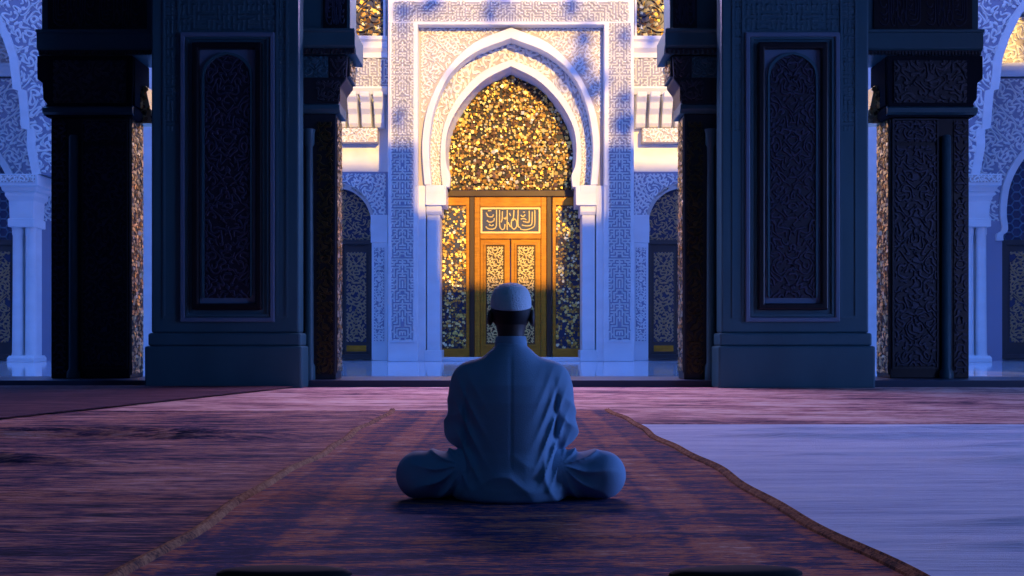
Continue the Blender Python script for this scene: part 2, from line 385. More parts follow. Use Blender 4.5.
for k in range(1, 5, 2): mb.box(HX, HX + .3, ys[k], ys[k + 1], -0.12, 0.5); mb.box(HX, HX + .3, ys[k], ys[k + 1], 6.2, 7.4)
struct(mb.build('wall_right', M['hall']))
# added unseen wall and blobs over the hall front, shaped to pattern the sun
px0 = 5.4
mb = MB()
for a, b, z in ((-HX, px0 - 3.1, 12.1), (px0 - 3.1, px0 - 2.2, 10.0), (px0 - 2.2, px0 + 2.0, 8.1), (px0 + 2.0, px0 + 2.9, 9.8), (px0 + 2.9, HX, 12.1)):
    mb.box(a, b, 15.2, 15.6, 7.4, z)
for a, b in ((-34, -14.3), (14.3, 34)): mb.box(a, b, 15.25, 15.55, 0, 7.4)
for a, b, z in ((-34, px0 - 6.4, 17.0), (px0 + 6.4, 21.2, 17.0), (22.7, 34, 17.0)): mb.box(a, b, 15.25, 15.55, 7.4, z)
mb.box(21.2, 22.7, 15.25, 15.55, 7.4, 15.3)
struct(mb.build('wall_sun_blocker', M['hall']))
mb = MB()  # unseen blobs on rods, added where shade should fall on the portal
tz = math.tan(SUN_EL) / math.cos(SUN_AZ); ta = math.tan(SUN_AZ)
for px, py, r in ((429, 12, .3), (488, 12, .36), (506, 13, .3), (563, 11, .34), (402, 24, .32), (400, 122, .26), (623, 44, .26), (620, 97, .3), (623, 134, .42), (616, 158, .3), (580, 56, .6), (592, 84, .5), (450, 82, .2), (657, 12, .5), (366, 20, .3)):
    xf, zf = (px - 510) * .0319, Z(py, 31.9); x = xf + 16.5 * ta; z = zf + 16.5 * tz; y = 15.4
    zb = 12.1 if abs(x - px0) > 3 else (9.9 if abs(x - px0) > 2.2 else 8.1)
    mb.lathe([(.025, zb), (.025, z)], x, y, 6)
    for q in range(3):
        dx, dz, rr_ = rnd_f.uniform(-.3, .3) * r * 2, rnd_f.uniform(-.5, .5) * r * 2, r * rnd_f.uniform(.5, .85)
        mb.lathe([(.01, z + dz - rr_ * 1.1), (rr_ * .8, z + dz - rr_ * .6), (rr_, z + dz), (rr_ * .7, z + dz + rr_ * .7), (.01, z + dz + rr_ * 1.3)], x + dx, y, 10)
struct(mb.build('trim_shade_casters', M['hall']))
for nm_, xw_ in (('wall_courtyard_left', -22.4), ('wall_courtyard_right', 22.0)): struct(MB().box(xw_, xw_ + .4, 16.2, 33.2, 0, 13.0).build(nm_, M['white']))
struct(MB().box(-24, 24, 33.22, 33.6, 0, 13.0).build('wall_courtyard', M['white']))

# ------------------------------------------------------------------ the great portal
D0 = 31.7; D1 = 32.0; D3 = 33.0
def X(px, D): return (px - 510) * D / 1000
cxp = X(511, D1)
portal = thing('portal_surround', 'tall white marble portal with carved border and horseshoe arch framing the golden door', 'portal', (cxp, 32.4, 0))
ARC = {'A': [(425, 186), (423, 163), (423, 139), (428.6, 108), (446, 73), (474, 45), (511, 29.5)],
       'B': [(432, 186), (430, 163), (430, 139), (435.5, 108), (449, 78), (474, 55), (511, 40)],
       'C': [(442, 186), (440, 167), (440, 146), (444, 121), (458, 94), (481, 70), (511, 57)],
       'E': [(449, 186), (450, 174), (446, 163), (445.5, 140), (450, 121), (463, 99), (484, 78), (511, 64)]}
LAT = [(449, 193), (450, 178), (449.5, 163), (449.5, 149), (455, 128), (467, 107), (484, 88), (511, 75)]
aA, aB, aC, aE = (arch(ARC[k], D1) for k in 'ABCE')
for s in (-1, 1):
    mx = lambda a, D: (X(a, D) if s < 0 else 2 * X(511, D) - X(a, D))
    x0, x1 = sorted((mx(388, D0), mx(418, D0)))
    j = MB().box(x0, x1, D0, 33.2, 0, Z(23, D0)).build('side_jamb', M['white'], portal, bevel=0.02)
    x0, x1 = sorted((mx(391.5, D0), mx(413.5, D0)))
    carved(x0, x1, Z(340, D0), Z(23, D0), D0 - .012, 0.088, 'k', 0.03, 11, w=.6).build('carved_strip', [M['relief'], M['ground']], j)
    MB().frame(x0 - .05, x1 + .05, Z(342, D0), Z(22, D0), .05, D0 - .05, D0).build('strip_border', M['white'], j, bevel=.01)
    x0, x1 = sorted((mx(418, D1), mx(426, D1)))
    MB().box(x0, x1, D1 - .1, 33.2, 0, Z(186, D1)).build('inner_jamb', M['white'], portal, bevel=0.02)
tb = MB().box(X(388, D0), X(634, D0), D0, 33.2, Z(23, D0), 12.6).build('top_band', M['white'], portal, bevel=0.02)
carved(X(394, D0), X(628, D0), Z(21, D0), Z(2, D0), D0 - .012, 0.088, 'k', 0.03, 12, w=.6).build('carved_strip', [M['relief'], M['ground']], tb)
xs0, xs1 = X(418, D1), X(604, D1); zt = Z(25, D1)
sp_out = rect_outline(aA, xs0, xs1, Z(186, D1), zt, Z(150, D1))
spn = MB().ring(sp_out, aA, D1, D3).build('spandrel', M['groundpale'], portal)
mb = MB(); nu, nv = 50, 46; ins = inside(aA); inA = lambda x, z: not ins(x, z) and all(not ins(x + a, z + b) for a, b in ((.12, 0), (-.12, 0), (0, .12), (0, -.12)))
truchet(mb, nu, nv, rectP(X(421, D1), X(601, D1), Z(183, D1), Z(28, D1), nu, nv), D1 - .004, .022, .46, 0, 21, True, inA)
mb.build('floral_carving', M['relief'], spn)
mb = MB(); mb.ring(sp_out[6:-6], [(x * .999 + cxp * .001, z) for x, z in aA][6:-6], D1 - .003, D1 + .02)
MB().ring(arch([(p, q - .3) for p, q in ARC['A']], D1), aB, D1 - .2, D3).build('arch_moulding', M['white'], portal, bevel=.02)
bd = MB(); bd.ring(aB, aC, D1 + .38, D3, mi=1); P_ = band(aB, aC); nu, nv = 76, 3
truchet(bd, nu, nv, lambda u, v: P_(u, v, nu, nv), D1 + .378, .03, .46, 0, 31, True)
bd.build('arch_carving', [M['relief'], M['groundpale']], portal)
MB().ring(aC, aE, D1 + .26, D1 + .62).build('inner_arch_moulding', M['white'], portal, bevel=.02)
pl3 = arch(LAT, D3); mb = MB(); fo = [(x * 1.25 - cxp * .25, z + .35 * (z > Z(150, D3))) for x, z in pl3]
ia = [mb.pt(x, D1 + .6, z) for x, z in aE]; ib = [mb.pt(x, D3 + .02, z) for x, z in pl3]; oa = [mb.pt(x, D1 + .6, z) for x, z in fo]; ob = [mb.pt(x, D3 + .02, z) for x, z in fo]
for k in range(len(ia) - 1):
    for p_, q_ in ((ia, ib), (ib, ob), (ob, oa), (oa, ia)): mb.face([p_[k], q_[k], q_[k + 1], p_[k + 1]])
mb.build('soffit', M['white'], portal)
x0, x1, z0, z1 = X(414, D0), X(608, D0), Z(186, D0), Z(22, D0)
MB().ring([(x0, z0), (x0, z1), (x1, z1), (x1, z0)], [(x0 + .12, z0), (x0 + .12, z1 - .1), (x1 - .12, z1 - .1), (x1 - .12, z0)], D0 - .06, D1 + .05).build('panel_moulding', M['white'], portal, bevel=.015)

for s in (-1, 1):
    mx = lambda a, D: (X(a, D) if s < 0 else 2 * X(511, D) - X(a, D))
    c = (mx(427, D1) + mx(440, D1)) / 2
    pil = thing('pilaster', f'smooth white marble pilaster at the {SIDE[s]} edge of the golden door', 'pilaster', (c, 32.2, 0), 'portal pilasters')
    def bx(a, b, d0, z0, z1, n, bv=.02):
        x0, x1 = sorted((mx(a, D1), mx(b, D1))); return MB().box(x0, x1, d0, D3 - .02, z0, z1).build(n, M['white'], pil, bevel=bv)
    bx(427, 440, D1, .35, Z(215, D1), 'shaft'); bx(424.5, 442, D1 - .12, 0, .36, 'base')
    x0, x1 = sorted((mx(426, D1), mx(446.5, D1)))
    mb = MB(); mb.extr([(D1 - .02, Z(215, D1)), (D1 - .1, Z(212, D1)), (D1 - .12, Z(205, D1)), (D1 - .16, Z(203, D1)), (D1 - .2, Z(186, D1)), (D3 - .02, Z(186, D1)), (D3 - .02, Z(215, D1))], *sorted((mx(426.5, D1), mx(442, D1))))
    mb.box(x0, x1, D1 - .18, D3 - .02, Z(203, D1), Z(186, D1)); mb.box(x0, x1, D1 - .21, D3 - .02, Z(206, D1), Z(203, D1))
    mb.build('capital', M['white'], pil, bevel=.012)

# gold lattice of the arch
lat = thing('lattice_screen', 'glittering gold lattice filling the horseshoe arch above the golden door', 'screen', (cxp, D3, Z(192, D3)))
poly = arch(LAT, D3)
mb = MB().prism(poly, D3 + .03, D3 + .1); mb.build('backing', M['flakedark'], lat)
ins_l = inside(poly); mb = MB()
flakes(mb, X(444, D3), X(578, D3), Z(190, D3), Z(64, D3), D3 + .03, .074, 0, 41, ins_l, .05, .38)
flakes(mb, X(444, D3), X(578, D3), Z(190, D3), Z(64, D3), D3, .10, 0, 42, ins_l, .06, .76)
mb.build('gold_pieces', M['flake'], lat)
mb = MB()
for py in (120, 152): mb.box(X(446, D3), X(576, D3), D3 - .01, D3 + .03, Z(py + .5, D3), Z(py - .5, D3))
mb.build('lattice_bar', M['golddark'], lat)

# golden door with lintel panel
door = thing('golden_door', 'golden carved double door with a script panel above, behind the seated man', 'door', (cxp, D3, 0))
zf = 0.12
MB().box(X(440, D3), X(582, D3), D3 - .1, D3 + .15, Z(197, D3), Z(190.5, D3)).build('head_beam', M['golddark'], door, bevel=.02)
fr = MB(); fr.box(X(474.5, D3), X(480, D3), D3 - .03, D3 + .15, zf, Z(197, D3)); fr.box(X(541, D3), X(546.5, D3), D3 - .03, D3 + .15, zf, Z(197, D3))
fr.box(X(480, D3), X(541, D3), D3 - .03, D3 + .15, Z(207, D3), Z(197, D3)); fr.box(X(480, D3), X(541, D3), D3 - .05, D3 + .15, Z(239, D3), Z(234, D3))
fr.box(X(480, D3), X(541, D3), D3 + .1, D3 + .15, Z(239, D3), Z(197, D3)); fr.build('door_frame', M['goldwood'], door, bevel=.015)
for a, b in ((469.5, 474.5), (546.5, 551.5)):
    MB().box(X(a, D3), X(b, D3), D3 - .07, D3 + .15, zf, Z(197, D3)).build('post', M['golddark'], door, bevel=.02)
x0, x1, z0, z1 = X(480.5, D3), X(540.5, D3), Z(233.5, D3), Z(207.5, D3)
lp = MB().box(x0, x1, D3 + .02, D3 + .1, z0, z1).build('lintel_panel', M['navy'], door)
MB().frame(x0, x1, z0, z1, .06, D3 - .02, D3 + .03).build('panel_border', M['goldpale'], lp)
script(MB(), x0 + .06, x1 - .06, z0 + .05, z1 - .05, D3 + .02, .05, .04).build('script', M['goldpale'], lp)
for k, (a, b) in enumerate(((480, 510.2), (510.8, 541))):
    x0, x1 = X(a, D3), X(b, D3); z0, z1 = zf, Z(239, D3)
    lf = MB().box(x0 + .01, x1 - .01, D3 + .02, D3 + .1, z0, z1).build('door_leaf', M['goldwood'], door, bevel=.01)
    MB().frame(x0 + .13, x1 - .13, z0 + .35, z1 - .14, .06, D3 - .02, D3 + .03).build('leaf_moulding', M['goldwood'], lf, bevel=.01)
    MB().frame(x0 + .20, x1 - .20, z0 + .42, z1 - .21, .025, D3 - .0, D3 + .03).build('leaf_inner_moulding', M['golddark'], lf)
    carved(x0 + .23, x1 - .23, z0 + .46, z1 - .25, D3 + .0, .07, 't', .02, 51, back=.03).build('carved_panel', [M['goldpale'], M['golddark']], lf)
    hx = x1 - .07 if k == 0 else x0 + .07
    MB().lathe([(.01, 1.05), (.022, 1.07), (.022, 1.33), (.01, 1.35)], hx, D3 - .05, 10).box(hx - .012, hx + .012, D3 - .05, D3 + .03, 1.09, 1.12).box(hx - .012, hx + .012, D3 - .05, D3 + .03, 1.28, 1.31).build('pull_handle', M['golddark'], lf, smooth=True)
for s in (-1, 1):
    mx = lambda a, D: (X(a, D) if s < 0 else 2 * X(511, D) - X(a, D))
    x0, x1 = sorted((mx(439, D3), mx(469.5, D3)))
    sc = thing('side_screen', f'gold framed fretwork screen on the {SIDE[s]} side of the golden door', 'screen', ((x0 + x1) / 2, D3, 0), 'screens beside the golden door')
    MB().frame(x0, x1, zf, Z(197, D3), .11, D3 - .02, D3 + .12, wz=.28).build('screen_frame', M['goldwood'], sc, bevel=.015)
    MB().box(x0 + .1, x1 - .1, D3 + .05, D3 + .1, zf + .2, Z(202, D3)).build('backing', M['navy'], sc)
    mb = MB(); flakes(mb, x0 + .11, x1 - .11, zf + .28, Z(206, D3), D3 + .05, .078, 0, 61 + s, None, .04, .30, .35)
    mb.build('gold_fretwork', M['flake'], sc)
MB().box(X(436, D3), X(586, D3), 32.05, 33.2, 0, zf).build('portal_step', M['white'], None, (cxp, 32.6, 0), bevel=.02)
tag(bpy.data.objects['portal_step'], 'low white marble step under the golden door', 'step')

# ------------------------------------------------------------------ bays beside the portal
DB = 33.0
for s in (-1, 1):
    T = mirrorT(s); cx = lambda px: L(px, DB)
    side = SIDE[s]
    def th(name, label, cat, px, z0, group): return thing(name, label, cat, (s * cx(px), DB, z0), group)
    w = th('gilt_window', f'gold grille window high on the wall just {side} of the portal border', 'window', 352, Z(39, DB), 'grille windows beside the portal')
    xa, xb = cx(384), cx(318)
    MB(T).box(xa, xb, DB - .02, DB + .2, Z(38, DB), 12.3).build('backing', M['navy'], w)
    mb = MB(T); flakes(mb, xa, xb, Z(37, DB), 12.2, DB - .02, .12, 0, 71, None, .03, .42); mb.build('gold_pieces', M['flake'], w)
    mb = MB(T); truchet(mb, 8, 6, rectP(xa, xb, Z(37, DB), 12.2, 8, 6), DB - .05, .05, .22, 0, 72); mb.build('grille', M['doordark'], w)
    MB(T).frame(xa - .06, xb + .06, Z(39, DB), 12.3, .07, DB - .14, DB).build('window_border', M['white'], w, bevel=.01)
    lg = MB(T).extr([(DB + .2, Z(59, DB)), (DB - .16, Z(59, DB)), (DB - .16, Z(54, DB)), (DB - .26, Z(50, DB)), (DB - .26, Z(44, DB)), (DB - .32, Z(42, DB)), (DB - .32, Z(39, DB)), (DB + .2, Z(39, DB))], cx(388), cx(310)).build('stone_ledge', M['white'], None, (s * cx(352), DB, Z(59, DB)))
    tag(lg, f'moulded white ledge under the gold grille window {side} of the portal', 'ledge', 'ledges beside the portal')
    fz = carved(cx(387.5), cx(312), Z(88, DB), Z(60, DB), DB - .1, .095, 'k', .035, 81, T, back=.3).build('carved_frieze', [M['relief'], M['ground']], None, (s * cx(352), DB, Z(88, DB)))
    tag(fz, f'white carved frieze panel below the ledge {side} of the portal', 'frieze', 'friezes beside the portal')
    cr = MB(T).extr([(DB + .2, Z(95, DB)), (DB - .1, Z(95, DB)), (DB - .24, Z(90, DB)), (DB - .24, Z(88.2, DB)), (DB + .2, Z(88.2, DB))], cx(388), cx(310)).build('cornice_moulding', M['white'], None, (s * cx(352), DB, Z(95, DB)))
    tag(cr, f'thin white cornice under the carved frieze {side} of the portal', 'cornice', 'cornices beside the portal')
    for k, px in enumerate((380, 367, 354, 341)):
        z1_, z0_ = Z(96, DB), Z(128, DB); ww = .16; cc = cx(px)
        prof = [(DB + .2, z1_), (DB - .62, z1_), (DB - .60, z1_ - .16), (DB - .42, z1_ - .30), (DB - .36, z1_ - .5), (DB - .22, z1_ - .66), (DB - .16, z0_ + .12), (DB - .06, z0_), (DB + .2, z0_)]
        b = MB(T).extr(prof, cc - ww, cc + ww).build('corbel', M['white'], None, (s * cc, DB, z0_), bevel=.03)
        tag(b, f'curved white stone corbel, {("nearest", "second from", "third from", "farthest from")[k]}{" to" if k == 0 else ""} the portal border on its {side} side', 'corbel', 'corbels under the cornice')
    fz = carved(cx(378), cx(312), Z(143, DB), Z(129, DB), DB - .14, .09, 't', .03, 82, T, back=.34).build('carved_shelf', [M['relief'], M['groundpale']], None, (s * cx(345), DB, Z(143, DB)))
    tag(fz, f'narrow carved shelf band under the corbels {side} of the portal', 'frieze', 'carved shelves beside the portal')
    # arched doorway
    cd = 343
    ao = [(cd - 32, 243), (cd - 32, 236), (cd - 27, 231), (cd - 28, 218), (cd - 22, 203), (cd - 11, 193), (cd, 189)]
    hl = [((510 - p) * DB / 1000, Z(q, DB)) for p, q in spline(ao, 20)]; c_ = cx(cd)
    hole = [(2 * c_ - x, z) for x, z in hl] + [(x, z) for x, z in hl[-2::-1]]
    hole = sorted(hole[:21], key=lambda p: p[1]) + hole[21:]
    ds = th('doorway_arch', f'white arched doorway surround with carved corners {side} of the portal', 'arch', cd, Z(243, DB), 'small doorway arches beside the portal')
    out = rect_outline(hole, cx(388), 2 * c_ - cx(388), Z(243, DB), Z(172, DB), Z(225, DB))
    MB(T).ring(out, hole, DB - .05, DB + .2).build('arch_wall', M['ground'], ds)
    ih = inside(hole)
    tst = lambda x, z: not ih(x, z) and not ih(x + .1, z) and not ih(x - .1, z) and not ih(x, z - .1) and z > Z(214, DB)
    x0r, x1r = cx(386), 2 * c_ - cx(386); mb = MB(T)
    truchet(mb, 24, 11, rectP(x0r, x1r, Z(215, DB), Z(174, DB), 24, 11), DB - .05, .03, .46, 0, 91, True, tst); mb.build('carving', M['relief'], ds)
    sc_ = lambda f: [(c_ + (x - c_) * f, Z(243, DB) + (z - Z(243, DB)) * f) for x, z in hole]
    MB(T).ring(sc_(1.10), hole, DB - .08, DB + .2).build('arch_moulding', M['groundpale'], ds, bevel=.01)
    for q in (-1, 1):
        x0_, x1_ = sorted((c_ + q * (c_ - cx(388)), c_ + q * (c_ - cx(371))))
        MB(T).box(x0_, x1_, DB - .09, DB + .2, Z(243, DB), Z(215, DB)).build('impost', M['white'], ds, bevel=.02)
    dr = th('arched_door', f'dark double door with dull gold tracery under the small arch {side} of the portal', 'door', cd, 0, 'dark doors beside the portal')
    hb = inside(sc_(1.02))
    fan = MB(T); fan.prism([(x, z) for x, z in sc_(1.02)], DB + .1, DB + .18, 1)
    truchet(fan, 15, 14, rectP(c_ - .98, c_ + .98, Z(240, DB), Z(190, DB), 15, 14), DB + .1, .03, .34, 0, 92, True, hb); fan.build('fanlight', [M['doorrel'], M['navy']], dr)
    MB(T).frame(c_ - 1.0, c_ + 1.0, .06, Z(240, DB), .14, DB - .02, DB + .18).build('door_frame', M['doordark'], dr, bevel=.01)
    for q in (-1, 1):
        x0_, x1_ = sorted((c_ + q * .01, c_ + q * .86))
        lf = MB(T).box(x0_, x1_, DB + .06, DB + .14, .2, Z(244, DB)).build('door_leaf', M['doordark'], dr)
        carved(x0_ + .1, x1_ - .1, .62, Z(252, DB), DB + .05, .085, 't', .03, 93, T, back=.02).build('tracery_panel', [M['doorrel'], M['navy']], lf)
        MB(T).box(x0_ + .1, x1_ - .1, DB + .04, DB + .08, .3, .5).build('kick_plate', M['goldwood'], lf)
    pl = th('wall_pier', f'slim white pier with a carved vertical strip between portal and dark door, {side}', 'pier', 379.5, 0, 'slim piers beside the portal')
    MB(T).box(cx(388), cx(372), DB - .08, DB + .2, 0, Z(243, DB)).build('shaft', M['white'], pl, bevel=.015)
    carved(cx(384.5), cx(374.5), Z(341, DB), Z(248, DB), DB - .09, .075, 't', .025, 94, T, back=.03).build('carved_strip', [M['relief'], M['ground']], pl)

# ------------------------------------------------------------------ arcades at the courtyard's sides
DA = 30.6
def lobed(s):
    """outline of the tall lobed arch: half from spring to apex, in metres left of its centre"""
    pts = [(2.95, 5.75), (2.78, 6.6), (2.80, 7.1), (2.62, 7.15), (2.55, 8.0), (2.52, 8.3), (2.36, 8.35), (2.25, 9.3), (2.05, 9.9), (1.7, 10.6), (1.2, 11.3), (.6, 11.9), (0, 12.3)]
    return pts
for s in (-1, 1):
    side = SIDE[s]; T = mirrorT(s); CA = 17.55 if s < 0 else 17.3
    half = lobed(s); hole = [(CA - a, z) for a, z in half] + [(CA + a, z) for a, z in half[-2::-1]]
    ar = thing('arcade_arch', f'tall white lobed arch of carved marble at the far {side} of the courtyard', 'arch', (s * CA, DA, 5.75), 'courtyard side arches')
    out = rect_outline(hole, CA - 3.95, CA + 3.95, 5.75, 13.2, 8.0)
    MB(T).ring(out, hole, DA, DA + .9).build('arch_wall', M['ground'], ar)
    ih = inside(hole)
    tst = lambda x, z: not ih(x, z) and not ih(x + .22, z) and not ih(x - .22, z)
    mb = MB(T); truchet(mb, 44, 42, rectP(CA - 3.95, CA + 3.95, 5.8, 13.0, 44, 42), DA - .002, .03, .42, 0, 101, True, tst); mb.build('floral_carving', M['relief'], ar)
    mb = MB(T)
    mb.ring([(CA + (x - CA) * 1.0 + (-.26 if x < CA else .26 if x > CA else 0), z + (.14 if abs(x - CA) < .3 else 0)) for x, z in hole], hole, DA - .06, DA + .9); mb.build('arch_moulding', M['white'], ar)
    MB(T).box(CA - 3.95, CA + 3.95, DA + .9, 33.2, 12.75, 13.2).box(CA - 3.95, CA - 3.7, DA + .9, 33.2, 5.75, 12.75).build('vault', M['white'], ar)
    for q, nm in ((-1, 'nearer the portal'), (1, 'at the outer end')):
        cc = CA + 3.42 if q == 1 else 15.0 if s < 0 else 14.35
        co = thing('arcade_column', f'white marble column with stepped capital carrying the {side} lobed arch, {nm}', 'column', (s * cc, DA + .45, 0), 'courtyard columns')
        def stack(name, prof, m=M['white']):
            mb = MB(T)
            for (w0, z0), (w1, z1) in zip(prof, prof[1:]):
                a = [mb.pt(cc + sx * w0, DA + .45 + sy * w0, z0) for sx, sy in ((-1, -1), (1, -1), (1, 1), (-1, 1))]; b = [mb.pt(cc + sx * w1, DA + .45 + sy * w1, z1) for sx, sy in ((-1, -1), (1, -1), (1, 1), (-1, 1))]
                for k in range(4): mb.face([a[k], a[(k + 1) % 4], b[(k + 1) % 4], b[k]])
                if (w0, z0) == prof[0]: mb.face(a[::-1])
                if (w1, z1) == prof[-1]: mb.face(b)
            return mb.build(name, m, co, bevel=.015)
        stack('capital', [(.40, 4.15), (.40, 4.4), (.36, 4.42), (.38, 4.95), (.46, 5.1), (.46, 5.2), (.52, 5.25), (.54, 5.35), (.62, 5.4), (.62, 5.74)])
        stack('base', [(.42, 0), (.42, .12), (.38, .2)])
        for a in (-.2, .2):
            MB(T).lathe([(.19, .2), (.17, .3), (.155, 2.2), (.15, 3.9), (.17, 3.95), (.17, 4.15)], cc + a, DA + .3, 20).build('shaft', M['white'], co, smooth=True)
        MB(T).box(cc - .3, cc + .3, DA + .45, DA + .8, .2, 4.15).build('core', M['white'], co)
        carved(cc - .55, cc + .55, 5.48, 5.7, DA - .18, .08, 't', .02, 103, T, back=.02).build('carved_band', [M['relief'], M['groundpale']], co)
    # wall behind the arch
    DW = 33.0
    wl = thing('carved_wall_panel', f'shaded carved wall panel seen through the {side} lobed arch', 'panel', (s * CA, DW, Z(165, DW)), 'carved panels behind the side arches')
    carved(CA - 3.6, CA + 3.6, Z(77, DW), 12.6, DW + .02, .14, 't', .035, 104, T, back=.18).build('lunette_carving', [M['relief'], M['groundpale']], wl)
    MB(T).extr([(DW + .2, Z(77, DW)), (DW - .12, Z(77, DW)), (DW - .22, Z(71, DW)), (DW - .28, Z(68, DW)), (DW - .28, Z(65, DW)), (DW + .2, Z(65, DW))], CA - 3.6, CA + 3.6).build('ledge', M['white'], wl)
    dh = [(1.10, 3.95), (1.10, 4.15), (.95, 4.3), (1.0, 4.9), (.9, 5.7), (.65, 6.3), (.33, 6.75), (0, 7.0)]
    dl = spline(dh, 20); CW = 17.35
    dhole = [(CW - a, z) for a, z in dl] + [(CW + a, z) for a, z in dl[-2::-1]]
    out = rect_outline(dhole, CW - 3.6, CW + 3.6, 3.95, Z(78, DW), 5.0)
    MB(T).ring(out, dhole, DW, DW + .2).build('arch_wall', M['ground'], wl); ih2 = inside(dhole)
    mb = MB(T); truchet(mb, 44, 30, rectP(CW - 3.6, CW + 3.6, 4.6, Z(79, DW), 44, 30), DW, .03, .42, 0, 105, True, lambda x, z: not ih2(x, z) and not ih2(x + .25, z) and not ih2(x - .25, z) and not ih2(x, z - .25))
    mb.build('wall_carving', M['relief'], wl)
    f13 = [(CW + (x - CW) * 1.22, 3.95 + (z - 3.95) * 1.09) for x, z in dhole]
    MB(T).ring(f13, dhole, DW - .1, DW + .2).build('arch_moulding', M['white'], wl, bevel=.02)
    for q in (-1, 1):
        x0_, x1_ = sorted((CW + q * 1.12, CW + q * 3.6))
        MB(T).box(x0_, x1_, DW - .02, DW + .2, 0, 4.6).build('lower_wall', M['ground'], wl)  # darker stone colour stands in for the vault's shade
    dr = thing('fanlight_door', f'dark door under a round lattice fanlight, seen through the {side} lobed arch', 'door', (s * CW, DW, 0), 'doors behind the side arches')
    fan = MB(T); fan.prism(dhole, DW + .1, DW + .18, 1)
    rr = .17; ih3 = inside([(CW + (x - CW) * .97, z) for x, z in dhole])
    for j in range(24):                                    # honeycomb of interlaced bars
        for i in range(16):
            hx = CW - 1.1 + i * rr * 1.5; hz = 3.95 + (j + (i % 2) * .5) * rr * 1.732
            for k in range(3):
                a0, a1 = PI / 3 * k, PI / 3 * (k + 1); p = [(hx + rr * math.cos(a), hz + rr * math.sin(a)) for a in (a0, a1)]
                if all(ih3(*q) for q in p): fan.ridge(p, .05, DW + .1, .05, 0)
    fan.build('fanlight', [M['pillar_lt'], M['navy']], dr)
    MB(T).frame(CW - 1.12, CW + 1.12, .05, 3.98, .16, DW - .02, DW + .18).build('door_frame', M['doordark'], dr, bevel=.01)
    for q in (-1, 1):
        x0_, x1_ = sorted((CW + q * .01, CW + q * .96))
        lf = MB(T).box(x0_, x1_, DW + .06, DW + .14, .1, 3.82).build('door_leaf', M['doordark'], dr)
        carved(x0_ + .12, x1_ - .12, .6, 3.6, DW + .05, .09, 't', .03, 106, T, back=.02).build('tracery_panel', [M['doorrel'], M['navy']], lf)

